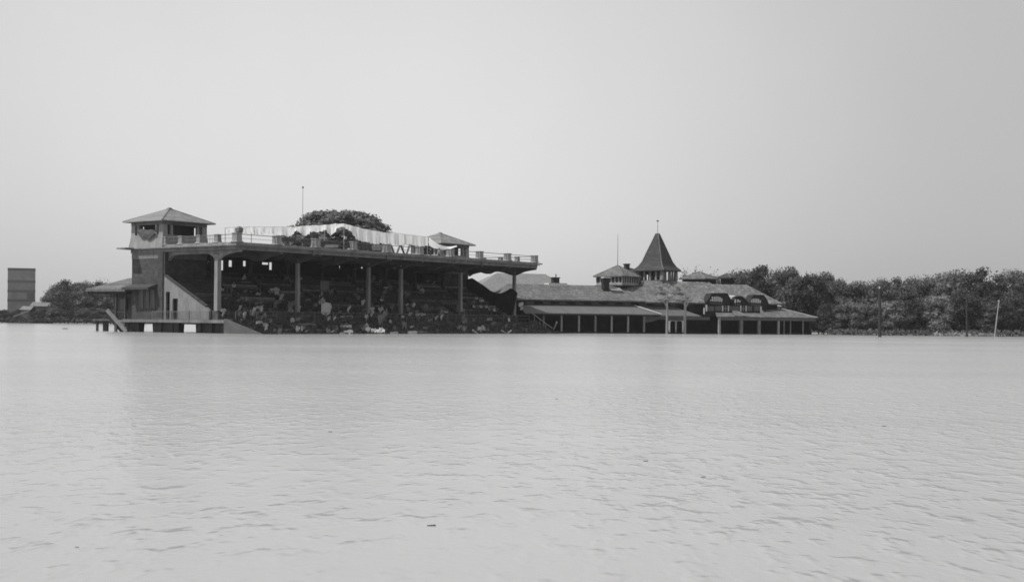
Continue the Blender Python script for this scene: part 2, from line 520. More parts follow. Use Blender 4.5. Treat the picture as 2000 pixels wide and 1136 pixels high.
# rear towers below the deck
for x0 in (0.2, LEN - 7.6):
    b = MB(); b.box(x0, x0 + 7.4, 14.5, DEP, 1.3, 9.9)
    tw = b.build('stair_tower', M['brick'], stand)
    b = MB(); b.box(x0 - .04, x0 + 7.44, 14.46, DEP + .04, 9.903, 10.745); b.build('frieze', M['concrete_dark'], tw)
    if x0 < 1:
        b = MB(); b.box(-.12, .22, 14.3, 15.3, 1.4, 10.74); b.build('pilaster', M['dark_wood'], tw)
        b = MB(); b.box(.0, .5, 14.05, 14.29, 1.4, 10.74); b.build('pilaster', M['brick'], tw)
        for t in (16.3, 17.5, 18.7):
            b = MB(); b.box(.1, .25, t, t + .65, 3.2, 5.6); w = b.build('window', M['glass'], tw)
            b = MB(); b.box(.06, .2, t - .1, t - .002, 3.1, 5.7); b.box(.06, .2, t + .652, t + .75, 3.1, 5.7); b.box(.06, .2, t, t + .65, 5.602, 5.7)
            b.build('frame', M['concrete_dark'], w)
        b = MB(); b.slab([(-1.5, 15.6, 6.0), (.18, 15.6, 6.5), (.18, DEP, 6.5), (-1.5, DEP, 6.0)], .3); b.build('canopy', M['dark_wood'], tw)

# columns, haunched cross beams, arches between the columns
def column(x, y, z0, w, m=M['concrete']):
    b = MB()
    b.frustum(x, y, z0, z0 + .3, w / 2 + .1, w / 2 + .05)
    b.frustum(x, y, z0 + .3, 9.9, w / 2, w / 2 - .02)
    b.frustum(x, y, 9.9, 10.2, w / 2, w / 2 + .2)
    return b.build('column', m, stand)
for k in (0, 2, 4, 5, 7, 9):
    column(XS[k], 4.6, 2.6, .66 if k == 0 else .5)
for k in (0, 1, 2, 3, 4, 5, 6, 7, 8, 9):
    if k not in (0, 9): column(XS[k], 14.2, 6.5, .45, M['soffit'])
for k, x in enumerate(XS):
    w = .24
    pts = [(.2, 10.745), (.2, 10.5), (1.2, 10.42), (2.6, 10.2), (3.8, 9.8), (4.2, 9.65), (5.0, 9.65), (5.4, 9.75), (6.6, 10.1), (8, 10.3), (12, 10.25), (13.6, 9.95), (14.3, 9.6), (14.3, 10.745)]
    if k == 0: pts = [(.2, 10.745), (.2, 10.5), (1.2, 10.44), (2.6, 10.25), (3.7, 9.95), (4.2, 9.6), (5.0, 9.6), (5.3, 9.95), (5.8, 10.22), (6.6, 10.38), (12.6, 10.38), (13.4, 10.25), (13.9, 10.0), (14.3, 9.6), (14.3, 10.745)]
    b = MB(); b.prism(pts, 0, x - w, x + w)
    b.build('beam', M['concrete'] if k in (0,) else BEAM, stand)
for a, c in ((0, 2), (2, 4), (4, 5), (5, 7), (7, 9)):
    x0, x1 = XS[a] + .26, XS[c] - .26
    n = 14
    pts = [(x0, 10.746), (x1, 10.746)]
    for i in range(n + 1):
        t = i / n
        q = abs(2 * t - 1)
        pts.append((x1 + (x0 - x1) * t, 10.3 - .5 * max(0, (q - .6) / .4) ** 1.6))
    b = MB(); b.prism(pts, 1, 4.4, 4.75); b.build('arch_beam', M['soffit'], stand)

# seat tiers
def prof(t):
    if t < -5.65: return 0.0
    if t < .9: return 1.8 * (t + 5.65) / 6.55
    if t < 3.6: return 1.85
    if t < 6: return 2.9
    if t < 16: return 3.1 + (t - 6) * .5
    return 8.1
X0, X1 = .32, LEN - .3
NT = 14
for i in range(NT):
    t0 = 6 + i * 10 / NT
    b = MB(); b.box(X0 + .25, X1, t0, t0 + 10 / NT + (.0), (1.8 if i < 1 else prof(t0) - .9), prof(t0) + .02 * 0 + .0)
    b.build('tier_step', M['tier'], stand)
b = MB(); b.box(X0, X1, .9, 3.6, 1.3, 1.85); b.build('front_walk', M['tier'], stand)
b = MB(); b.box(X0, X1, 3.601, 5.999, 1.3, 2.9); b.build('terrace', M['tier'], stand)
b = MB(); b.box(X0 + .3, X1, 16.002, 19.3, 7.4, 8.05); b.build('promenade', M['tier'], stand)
nA = 7
for i in range(nA):
    t0 = -5.65 + i * 6.55 / nA
    b = MB(); b.box(-.9 if True else 0, X1, t0, t0 + 6.55 / nA, -.6, 1.8 * (i + .6) / nA); b.build('apron_step', M['tier'], stand)
b = MB(); b.prism([(-6.1, -.6), (.9, -.6), (.9, 1.85), (.7, 1.87), (-6.1, 0.02)], 0, -1.15, -.905); b.build('stair_cheek', BEAM, stand)
# base: open near the left end, closed further along
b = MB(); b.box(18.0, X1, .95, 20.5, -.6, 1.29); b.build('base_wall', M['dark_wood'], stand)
for (x, y) in ((.5, 2.2), (.5, 5.0), (.5, 7.2), (.5, 11.6), (.5, 12.8), (.5, 15.2), (.5, 16.0), (.5, 19.9), (.5, 20.9), (12.5, 20.7), (16, 9)):
    b = MB(); b.frustum(x, y, -.6, 1.3, .42, .5); b.build('foundation_pier', M['soffit'], stand)
for (y0, y1) in ((2.3, 4.2), (4.4, 6.9), (11.9, 13.1), (13.6, 15.6), (20.0, 21.2)):
    b = MB(); b.box(.3, .5, y0, y1, -.6, 1.295); b.build('base_boarding', M['dark_wood'], stand)
for (y0, y1) in ((6.95, 11.85), (15.65, 19.6), (4.22, 4.38)):
    if y1 - y0 > 1:
        for (c, d) in ((y0, 1), (y1, -1)):
            b = MB(); b.prism([(c, 1.3), (c + d * 1.1, 1.3), (c + d * .45, 1.08), (c, .7)], 0, .3, .48); b.build('corner_bracket', M['dark_wood'], stand)
b = MB(); b.box(-1.0, .55, .95, DEP + .4, 1.32, 1.72); b.box(.56, 18, 3.7, 20.6, 1.1, 1.28)
b.build('platform_slab', M['concrete_dark'], stand)
b = MB()
for q in range(38):
    y = 4.2 + q * .3
    b.bar((-.85, y, 1.73), (-.85, y, 2.75), .03)
b.bar((-.85, 4.1, 2.78), (-.85, 15.4, 2.78), .07); b.bar((-.85, 4.1, 1.85), (-.85, 15.4, 1.85), .04)
for y in (4.1, 7.9, 11.6, 15.4): b.bar((-.85, y, 1.721), (-.85, y, 2.9), .12)
b.build('platform_railing', M['metal'], stand)
# end wall under the rake, with two doorways
b = MB()
X = .14
def wall_piece(pts): b.prism(pts, 0, X - .15, X + .15)
rake = lambda t: 3.35 + (t - 5.5) * .489
wall_piece([(14.04, 1.73), (14.04, rake(14.04)), (13.75, rake(13.75)), (13.75, 1.73)])
wall_piece([(13.748, 5.4), (13.748, rake(13.748)), (12.9, rake(12.9)), (12.9, 5.4)])
wall_piece([(12.898, 1.73), (12.898, rake(12.898)), (12.35, rake(12.35)), (12.35, 1.73)])
wall_piece([(12.348, 4.5), (12.348, rake(12.348)), (11.3, rake(11.3)), (11.3, 4.5)])
wall_piece([(11.298, 1.73), (11.298, rake(11.298)), (5.4, 3.3), (5.0, 2.9), (5.0, 1.73)])
ew = b.build('end_wall', mat('smooth_render', .18, var=.22, scale=.8, stretch=(1, 1, .4), speck=.08), stand)
b = MB(); b.box(.5, .58, 12.9, 13.75, 1.73, 5.4); b.build('door', M['dark_wood'], ew)
b = MB(); b.box(.5, .58, 11.3, 12.35, 1.73, 4.5); b.build('door', M['dark_wood'], ew)
b = MB(); b.bar((X - .02, 14.04, rake(14.04) + .12), (X - .02, 5.6, rake(5.6) + .1), .42, .24); b.build('raking_kerb', M['dark_wood'], ew)
# rear wall with ragged openings under the roof
ops = []
for (px, y0, y1, w) in ((434.5, 508, 528, 7), (451, 508, 521, 8), (478.5, 509, 520, 7), (512, 512, 517, 0), (664, 519, 527, 4), (708, 521, 524, 5), (767, 520.5, 524.5, 15), (787, 523, 529, 5)):
    if w:
        p = plane_hit(px - w / 2, y0, S_M, 1, 19.3); q = plane_hit(px + w / 2, y1, S_M, 1, 19.3)
        ops.append((p.x, q.x, q.z, p.z))
p = plane_hit(512, 512, S_M, 1, 19.3); q = plane_hit(526, 517, S_M, 1, 19.3); ops.append((p.x, q.x, q.z, p.z))
p = plane_hit(526, 512, S_M, 1, 19.3); q = plane_hit(533, 527, S_M, 1, 19.3); ops.append((q.x - .5, q.x, q.z, p.z)); 
ops[-1] = (ops[-2][1] + .001, q.x, q.z, p.z)
ops.sort()
b = MB(); b.box(X0 + .3, 7.6, 19.3, 19.6, 8.06, 10.74)
x = 7.6
for (a, c, z0, z1) in ops:
    z1 = min(z1, 10.7)
    if a > x: b.box(x, a, 19.3, 19.6, 8.06, 10.74)
    b.box(a, c, 19.3, 19.6, 8.06, z0); b.box(a, c, 19.3, 19.6, z1, 10.74)
    x = c
b.box(x, LEN - 7.6, 19.3, 19.6, 8.06, 10.74)
b.build('rear_wall', M['black_wall'], stand)
b = MB(); b.box(7.6, LEN - 7.6, 19.61, 20.6, 1.3, 8.05); b.build('rear_base', M['brick'], stand)
# right end screen with a dipping top edge
pts = []
for (px, py) in ((915, 546), (922, 543), (945, 558), (958, 568), (972, 573), (984, 572), (998, 563), (1004, 566), (1010, 572)):
    p = plane_hit(px, py, S_M, 0, LEN - .6); pts.append((p.y, p.z))
pts = [(14.49, 1.9), (14.49, pts[0][1])] + pts[1:] + [(4.9, 1.9)]
b = MB(); b.prism(pts, 0, LEN - .75, LEN - .45); b.build('end_screen', M['black_wall'], stand)

# benches
bench_meshes = []
for nm, key in (('bench', 'bench_a'), ('bench', 'bench_b'), ('bench', 'bench_c')):
    b = MB(); b.box(-3.2, 3.2, -.16, .16, .38, .43); b.box(-3.0, -2.9, -.12, .12, 0, .379); b.box(2.9, 3.0, -.12, .12, 0, .379); b.box(-3.2, 3.2, .16, .2, .5, .72); b.box(-3.0, -2.92, .1, .159, .43, .7); b.box(2.92, 3.0, .1, .159, .43, .7)
    bench_meshes.append(b.mesh(nm, M[key]))
for i in range(NT):
    for k in range(9):
        if rnd.random() < .14: continue
        x = (XS[k] + XS[k] + BAY) / 2
        t0 = 6 + i * 10 / NT
        r = rnd.random()
        me = bench_meshes[0 if r < .62 else (1 if r < .93 else 2)]
        o = inst('bench', me, stand, (x + rnd.uniform(-.1, .1), t0 + .42, prof(t0)))
# aisle rails in the seating
for k in (1, 3, 5, 6, 8):
    b = MB()
    b.bar((XS[k], 6.2, 4.1), (XS[k], 15.8, 8.9), .06)
    for q in range(5): b.bar((XS[k], 6.4 + q * 2.3, prof(6.4 + q * 2.3)), (XS[k], 6.4 + q * 2.3, prof(6.4 + q * 2.3) + 1.0), .06)
    b.build('aisle_rail', M['metal'], stand)
# wire front rail
b = MB()
for q in range(19): b.bar((1 + q * 3.55, 1.1, 1.86), (1 + q * 3.55, 1.1, 2.85), .07)
b.bar((1, 1.1, 2.87), (64.9, 1.1, 2.87), .06); b.bar((1, 1.1, 2.35), (64.9, 1.1, 2.35), .04)
b.build('front_rail', M['metal'], stand)
# downpipe brackets along the fascia
for px, py in ((612, 494), (756, 502), (942, 513)):
    p = plane_hit(px, py, S_M, 1, -.1)
    b = MB(); b.frustum(p.x, -.14, p.z - .35, p.z + .3, .12, .2); b.build('rainwater_head', M['metal'], stand)
# right-hand stair with a pale handrail
b = MB()
A_ = plane_hit(1040, 612, S_M, 0, 66.3); B_ = plane_hit(1079, 641, S_M, 0, 66.3); C_ = plane_hit(1087, 630, S_M, 0, 66.3); D_ = plane_hit(1078, 650, S_M, 0, 66.3)
b.bar(A_, B_, .13); b.bar(D_, C_, .16); b.cone(C_ - Vector((0, 0, .1)), C_ + Vector((0, 0, .25)), .2, .12, 8)
for f in (.1, .38, .66): 
    q = A_.lerp(B_, f); b.bar(q, q - Vector((0, 0, 1.1)), .08)
b.build('stair_rail', M['post'], stand)
b = MB()
for i in range(9):
    f = i / 9
    q = A_.lerp(B_, f)
    b.box(65.3, 66.9, q.y - .5, q.y + .02, -.5, max(.1, q.z - 1.15))
b.build('side_stair', M['tier'], stand)

# left annex behind the tower
b = MB()
E = [(-.9, 30.0, 5.85), (-.9, 21.25, 5.75), (7.5, 21.25, 5.75), (7.5, 30, 5.85)]
T = [(2.6, 21.25, 7.6), (2.6, 25.0, 7.45)]
b.add(E + T, [(0, 1, 4, 5), (1, 2, 4), (2, 3, 5, 4), (3, 0, 5)])
b.add(E + [(p[0], p[1], p[2] - .28) for p in E], [(0, 4, 5, 1), (1, 5, 6, 2), (2, 6, 7, 3), (3, 7, 4, 0), (7, 6, 5, 4)])
ax = MB(); ax.box(3.2, 7.2, 21.3, 29.2, 1.3, 5.5)
ann = ax.build('side_annex', M['brick'], stand)
b.build('roof', M['shingle'], ann)
b = MB(); b.box(-.7, 7.3, 21.3, 29.8, 5.2, 5.45); b.build('eaves_board', M['black_wall'], ann)
b = MB()
b.box(-.4, 3.19, 21.3, 24.6, 1.3, 1.6); b.box(-.3, .9, 21.7, 22.9, -.6, 1.29)
b.build('floor', M['concrete_dark'], ann)
for y in (21.9, 23.9):
    b = MB(); b.frustum(-.3, y, -.6, 5.5, .14, .12); b.build('post', M['dark_wood'], ann)
b = MB(); b.box(3.05, 3.19, 23, 24.2, 1.7, 4.6); b.build('door', M['black_wall'], ann)
b = MB(); b.box(3.05, 3.19, 26, 27.6, 3, 4.6); b.build('window', M['glass'], ann)
for y in (22.5, 23.2): 
    b = MB(); b.bar((-.3, y, 1.6), (-.3, y, 2.7), .1); b.build('baluster', M['dark_wood'], ann)
b = MB(); b.bar((-.3, 21.9, 2.7), (-.3, 23.9, 2.7), .12); b.build('handrail', M['dark_wood'], ann)

# landing stage left of the platform
ls = empty('landing_stage', 'small timber landing stage on a stout post left of the brick stair tower', 'landing stage', Matrix.Translation((-57.5, 193, 0)))
b = MB(); b.box(-1.9, .6, -.9, .9, 1.45, 1.72); b.build('deck', M['concrete_dark'], ls)
b = MB(); b.box(-.55, .05, -.5, .3, -.6, 1.449); b.build('post', M['brick'], ls)
b = MB(); b.box(-1.8, -1.5, .4, .7, -.6, 1.449); b.build('post', M['brick'], ls)
gp = empty('gangway', 'steep timber gangway sloping into the water between landing stage and stand platform', 'gangway', Matrix.Translation((-53.2, 182.6, 0)))
b = MB(); b.bar((-1.1, -.8, 2.95), (1.5, -.8, .05), .12, .5); b.build('stringer', M['post'], gp)
b = MB(); b.bar((-1.6, .5, 2.35), (.9, .5, -.3), .1, .4); b.build('stringer', M['dark_wood'], gp)
for i in range(8):
    f = (i + .5) / 8
    x, z = -1.1 + f * 2.5, 2.6 - f * 2.9
    b = MB(); b.box(x - .14, x + .14, -.74, .44, z - .04, z + .04); b.build('tread', M['dark_wood'], gp)
b = MB(); b.bar((1.4, -.7, .0), (1.4, -.7, .7), .18); b.bar((-.2, .2, -.5), (-.2, .2, 1.6), .3); b.build('stake', M['concrete_dark'], gp)

# flagpole above the stand
fp = W(591, 440, 200)
b = MB(); b.cone((0, 0, 0), (0, 0, 9.9), .055, .03, 6); 
fpo = empty('flagpole', 'thin bare flagpole rising from the grandstand roof in front of the domed tree', 'flagpole', Matrix.Translation((fp.x, fp.y, 11.33)))
b.build('pole', M['post'], fpo)
b = MB(); b.frustum(0, 0, 9.9, 10.15, .12, .1); b.build('ball', M['metal'], fpo)

# ------------------------------------------------------------------ washing strung along the roof deck
def interp(tab, x):
    for (a, b_) in zip(tab[:-1], tab[1:]):
        if a[0] <= x <= b_[0]:
            return a[1] + (b_[1] - a[1]) * (x - a[0]) / (b_[0] - a[0])
    return tab[-1][1] if x > tab[-1][0] else tab[0][1]
TOP = [(440, 444.5), (465, 443.5), (500, 443), (570, 443), (600, 440), (640, 438.5), (655, 436), (672, 436), (690, 441), (720, 448), (750, 453), (790, 457), (830, 461), (848, 466), (880, 481)]
BOT = [(440, 455), (465, 455), (500, 457), (550, 461), (568, 462), (580, 452), (598, 461), (606, 452), (622, 454), (636, 450), (646, 461), (658, 449), (672, 445), (684, 452), (694, 466), (704, 472), (722, 474), (760, 477), (800, 480), (830, 481), (848, 476), (880, 488)]
edges = [441, 466, 491, 514, 540, 568, 590, 612, 634, 655, 678, 700, 719, 742, 765, 788, 812, 835]
plan = [('long pale sheet nearest the left rooftop pavilion, hung behind the corner piers', 0)]
desc = ['white sheet hung left of the corner roof pier, first in the line of washing',
        'white sheet hung just right of the corner roof pier over open sky',
        'creased white sheet above the middle of the first open balustrade bay',
        'white sheet above the second pier of the balustrade, counted from the corner',
        'white sheet left of the flagpole where the line of washing begins to thicken',
        'ragged white cloth hanging directly in front of the flagpole foot',
        'torn white sheet just right of the flagpole under the edge of the dome tree',
        'white sheet with notched lower edge, left of the long pointed one',
        'white sheet drooping to a long point before the middle of the domed tree',
        'short bunched white cloth at the highest spot of the washing line',
        'white sheet cut steeply along its lower left edge, right of the highest spot',
        'broad white sheet reaching the railing under the right flank of the domed tree',
        'white sheet with ragged foot, below the last tuft of the domed tree',
        'smooth white sheet against open sky, first one clear of the domed tree',
        'white sheet hanging above the crossed slanting sticks on the roof deck',
        'white sheet just left of the tip of the far pavilion roof',
        'last white sheet of the line, ending beside the person near the far pavilion']
T_LINE = 6.0
for i, (e0, e1) in enumerate(zip(edges[:-1], edges[1:])):
    r = random.Random(i + 40)
    b = MB()
    nx, nz = 12, 7
    dip = r.uniform(-2.5, 1.5); yoff = .12 * (i % 2)
    for c in range(nx + 1):
        px = e0 - .5 + (e1 - e0 + 1.2) * c / nx
        zt = plane_hit(px, interp(TOP, px) + (.7 * math.sin(c / nx * math.pi)), S_M, 1, T_LINE)
        zb = plane_hit(px, interp(BOT, px) + r.uniform(-2.0, 1.6) + dip * math.sin(c / nx * math.pi), S_M, 1, T_LINE - 1.3)
        for j in range(nz + 1):
            t = j / nz
            y = T_LINE - 1.3 * t + yoff + .09 * math.sin(c * 1.7 + i) * (t ** .6) + r.uniform(-.03, .03) * t + .08 * math.sin(c * .7 + 2 * i)
            p = zt.lerp(zb, t)
            b.v.append((p.x, y, p.z))
    for c in range(nx):
        for j in range(nz):
            a = c * (nz + 1) + j
            b.f.append((a, a + 1, a + nz + 2, a + nz + 1))
    o = b.build('hanging_sheet', M['cloth'])
    for p in o.data.polygons: p.use_smooth = True
    o.matrix_world = S_M
    tag(o, desc[i], 'sheet', 'washing strung along the grandstand roof')
# line posts and rope
lp = empty('clothes_line', 'tall poles and rope carrying the white sheets along the grandstand roof', 'clothes line', S_M)
prev = None
for px in (440, 491, 568, 634, 672, 719, 788, 835):
    q = plane_hit(px, interp(TOP, px), S_M, 1, T_LINE + .12)
    b = MB(); b.bar((q.x, q.y, 11.2), (q.x, q.y, q.z + .02), .07); b.build('prop', M['post'], lp)
    if prev is not None:
        b = MB(); b.bar(prev, q, .03); b.build('rope', M['bench_b'], lp)
    prev = q
# the long cloth that swags down to the far pavilion
b = MB()
n = 16
A0 = plane_hit(838, 463, S_M, 1, 5.0); A1 = plane_hit(893, 479, S_M, 1, 5.0)
for i in range(n + 1):
    t = i / n
    p = A0.lerp(A1, t); z = p.z - .9 * math.sin(t * math.pi) * .8
    h = 1.1 * (1 - t) ** 1.3 + .22
    b.v += [(p.x, 5.0 + .1 * math.sin(7 * t), z), (p.x, 5.0 + .15 * math.sin(9 * t), z - h)]
for i in range(n): b.f.append((2 * i, 2 * i + 1, 2 * i + 3, 2 * i + 2))
o = b.build('swagged_cloth', M['cloth']); o.matrix_world = S_M
tag(o, 'long white cloth swagging down towards the posts of the far rooftop pavilion', 'cloth')

def drape(name, px, py, w, h, y, m, label, cat, group=None, seed=0, nx=6, nz=5, rag=.25, slant=0.0):
    """a cloth w x h pixels large hanging in the plane local y of the stand"""
    r = random.Random(seed)
    b = MB()
    for c in range(nx + 1):
        u = c / nx
        edge_ = abs(2 * u - 1) ** 2
        jt = r.uniform(-rag, rag) * .8 + edge_ * rag * r.uniform(.1, 1.6); jb = r.uniform(-rag, rag) * 1.3 - edge_ * rag * r.uniform(.0, 1.6)
        for j in range(nz + 1):
            t = j / nz
            X = px + (u - .5) * w * (1 - .15 * rag * math.sin(3 * t)) + slant * (t - .5) * h
            Y = py + (t - .5) * h + (jt * (1 - t) + jb * t) * h * .5
            p = plane_hit(X, Y, S_M, 1, y)
            b.v.append((p.x, y + .08 * math.sin(2.5 * c + seed) * t + .05 * math.sin(3 * t + c), p.z))
    for c in range(nx):
        for j in range(nz):
            a = c * (nz + 1) + j
            b.f.append((a, a + 1, a + nz + 2, a + nz + 1))
    o = b.build(name, m)
    for p in o.data.polygons: p.use_smooth = True
    o.matrix_world = S_M
    return tag(o, label, cat, group)

# dark blankets over the balustrade
for i, (px, py, w, h, lab, mm) in enumerate((
    (541, 466, 9, 8, 'small dark cloth thrown over the rail right of the second roof pier', 'cloth_dark'),
    (563, 468, 26, 9, 'dark blanket over the balustrade left of the flagpole foot', 'cloth_dark'),
    (598, 471, 18, 11, 'black tarpaulin on the balustrade just right of the flagpole foot', 'cloth_dark'),
    (648, 476, 40, 10, 'wide black tarpaulin over the rail below the pointed white sheet', 'cloth_dark'),
    (683, 478, 16, 14, 'dark slanting tarpaulin against the balustrade before the fourth roof pier', 'cloth_dark'),
    (714, 482, 20, 12, 'dark grey blanket hung over the rail right of the fourth roof pier', 'cloth_dark'),
    (737, 483, 20, 12, 'mid grey blanket hung over the rail left of the fifth roof pier', 'cloth_grey'),
    (648, 480.5, 26, 6, 'row of pale rags drying low on the rail in front of the wide black tarpaulin', 'cloth_grey'))):
    drape('railing_blanket', px, py, w, h, .55 if i < 7 else .1, M[mm], lab, 'blanket', 'blankets over the roof balustrade', seed=i + 3, rag=.12)
# slanting sticks
for i, (x0, x1) in enumerate(((764, 772), (781, 773), (783, 792), (800, 792))):
    p = plane_hit(x0, 479, S_M, 1, 2.2); q = plane_hit(x1, 493, S_M, 1, 2.2)
    b = MB(); b.bar(p, (q.x, q.y, 11.33), .3, .12)
    o = b.build('plank', M['bench_b']); o.matrix_world = S_M
    tag(o, ORD[i] + ' of the four slanting planks on the roof deck, from the left', 'plank', 'slanting planks on the roof deck')
b = MB(); 
p = plane_hit(467, 453, S_M, 1, .3)
b.frustum(.75, .3, 12.885, 13.0, .22, .34); b.frustum(.75, .3, 13.0, 13.45, .34, .38); b.frustum(.75, .3, 13.45, 13.7, .38, .12)
o = b.build('lantern', M['metal']); o.matrix_world = S_M
tag(o, 'dark squat lantern standing on the corner pier of the grandstand roof', 'lantern')

# ------------------------------------------------------------------ people
def skin_mesh(name, verts, edges, radii, m, root=0, sub=1):
    me = bpy.data.meshes.new(name + '_cage')
    me.from_pydata(verts, edges, [])
    o = bpy.data.objects.new(name + '_cage', me)
    COL.objects.link(o)
    sk = o.modifiers.new('skin', 'SKIN'); sk.use_smooth_shade = True
    for i, v in enumerate(me.skin_vertices[0].data):
        v.radius = radii[i] if isinstance(radii[i], tuple) else (radii[i], radii[i])
        v.use_root = (i == root)
    ss = o.modifiers.new('sub', 'SUBSURF'); ss.levels = sub; ss.render_levels = sub
    dg = bpy.context.evaluated_depsgraph_get()
    out = bpy.data.meshes.new_from_object(o.evaluated_get(dg))
    out.name = name
    out.materials.clear(); out.materials.append(m)
    bpy.data.objects.remove(o)
    return out
def figure(sit, lean=0.0):
    hz = .5 if sit else .92
    sp = lambda y, z: (lean * z * .2, y, hz + z)
    body_v = [(0, 0, hz), (0, -.01, hz + .25), (0, 0, hz + .5), (0, -.01, hz + .6), (0, -.03, hz + .72), (0, -.02, hz + .82)]
    body_e = [(0, 1), (1, 2), (2, 3), (3, 4), (4, 5)]
    body_r = [(.15, .11), (.14, .1), (.17, .11), .055, .085, .07]
    for s in (-1, 1):
        n = len(body_v)
        if sit: arm = [(s * .2, 0, hz + .5), (s * .26, -.05, hz + .25), (s * .16, -.3, hz + .16), (s * .13, -.38, hz + .15)]
        else: arm = [(s * .2, 0, hz + .5), (s * .25, .0, hz + .22), (s * .24, -.08, hz - .03), (s * .23, -.1, hz - .12)]
        body_v += arm; body_e += [(2, n), (n, n + 1), (n + 1, n + 2), (n + 2, n + 3)]; body_r += [.06, .045, .033, .035]
        n = len(body_v)
        if sit: leg = [(s * .09, -.02, hz - .02), (s * .12, -.42, hz), (s * .12, -.4, .08), (s * .12, -.55, .04)]
        else: leg = [(s * .09, 0, hz - .08), (s * .11, -.02, .5), (s * .12, 0, .08), (s * .13, -.14, .04)]
        body_v += leg; body_e += [(0, n), (n, n + 1), (n + 1, n + 2), (n + 2, n + 3)]; body_r += [.085, .06, .042, .04]
    body = skin_mesh('body', body_v, body_e, body_r, M['skin'])
    sh_i = [0, 1, 2] + [6, 7, 8] + [14, 15, 16]
    sv = [body_v[i] for i in sh_i]
    se = [(0, 1), (1, 2), (2, 3), (3, 4), (4, 5), (2, 6), (6, 7), (7, 8)]
    sr = [(.19, .15), (.18, .14), (.2, .145), .085, .07, .05, .085, .07, .05]
    shirt = skin_mesh('shirt', sv, se, sr, M['cloth'])
    ti = [0, 10, 11, 12, 18, 19, 20]
    tv = [body_v[i] for i in ti]
    te = [(0, 1), (1, 2), (2, 3), (0, 4), (4, 5), (5, 6)]
    tr = [(.17, .14), .11, .085, .065, .11, .085, .065]
    trou = skin_mesh('trousers', tv, te, tr, M['trousers'])
    b = MB(); b.cone((0, -.02, hz + .84), (0, -.02, hz + .93), .1, .075, 10); b.cone((0, -.03, hz + .82), (0, -.03, hz + .845), .15, .15, 12)
    hat = b.mesh('hat', M['cloth_dark'])
    return body, shirt, trou, hat
SIT = figure(True); STAND_ = figure(False)
grey_shirt = {}
def person(meshes, local, rot, label, hat=True, shirt_mat=None):
    o = empty('person', label, 'person', S_M @ Matrix.Translation(local) @ Matrix.Rotation(rot, 4, 'Z'), 'people on the grandstand')
    inst('body', meshes[0], o)
    me = meshes[1]
    if shirt_mat:
        key = (id(meshes), shirt_mat)
        if key not in grey_shirt:
            grey_shirt[key] = me.copy(); grey_shirt[key].materials.clear(); grey_shirt[key].materials.append(M[shirt_mat])
        me = grey_shirt[key]
    inst('shirt', me, o); inst('trousers', meshes[2], o)
    if hat: inst('hat', meshes[3], o)
    return o

def tier_hit(px, py):
    """where the line of sight meets the seating"""
    o = S_I @ Vector((0, 0, EYE)); d = ((S_I @ W(px, py, 100.0)) - o) / 100.0
    k = 150.0
    while k < 260:
        p = o + d * k
        if p.y > -5.6 and p.z <= prof(p.y) + .02 and 0 < p.x < LEN: return p
        if p.y > 19: return p
        k += .05
    return o + d * 200

ppl = [(928, 586, 'seated person in a white shirt, upper left of the group in the right end bay'),
       (936, 590, 'seated person in white, second of the upper row in the right end bay'),
       (944, 593, 'seated person in white, third of the upper row in the right end bay'),
       (959, 591, 'person in white sitting apart at the right of the upper row, right end bay'),
       (927, 605, 'seated person in white, leftmost of the middle row in the right end bay'),
       (939, 604, 'seated person in white, centre of the middle row in the right end bay'),
       (948, 603, 'seated person in white, right of the middle row in the right end bay'),
       (957, 610, 'seated person in grey, just below the middle row in the right end bay'),
       (965, 617, 'seated person in pale clothes, lowest to the right in the right end bay'),
       (994, 636, 'person in a pale shirt low on the steps beside the last roof column'),
       (747, 592, 'seated person in a white shirt a little right of the third thick column'),
       (453, 562, 'seated person in a pale shirt high in the left end bay beside the end column')]
for i, (px, py, lab) in enumerate(ppl):
    p = tier_hit(px, py + 3)
    ty = 6 + (int((p.y - 6) / (10 / NT))) * 10 / NT if p.y > 6 else p.y
    loc = (p.x, (ty + .3) if p.y > 6 else p.y, prof(ty) if p.y > 6 else prof(p.y))
    person(SIT if i != 9 else STAND_, loc, rnd.uniform(-.5, .5), lab, hat=(i % 3 != 1), shirt_mat=('cloth_grey' if i == 7 else None))
q = plane_hit(841, 480, S_M, 1, 3.2)
person(STAND_, (q.x, 3.2, 11.33), .3, 'person in dark clothes standing on the roof deck at the end of the washing line', True, 'cloth_dark')
q = plane_hit(858, 480, S_M, 1, 3.6)
person(STAND_, (q.x, 3.6, 11.33), -.6, 'person in grey shirt on the roof deck, between dark figure and far pavilion', True, 'cloth_grey')

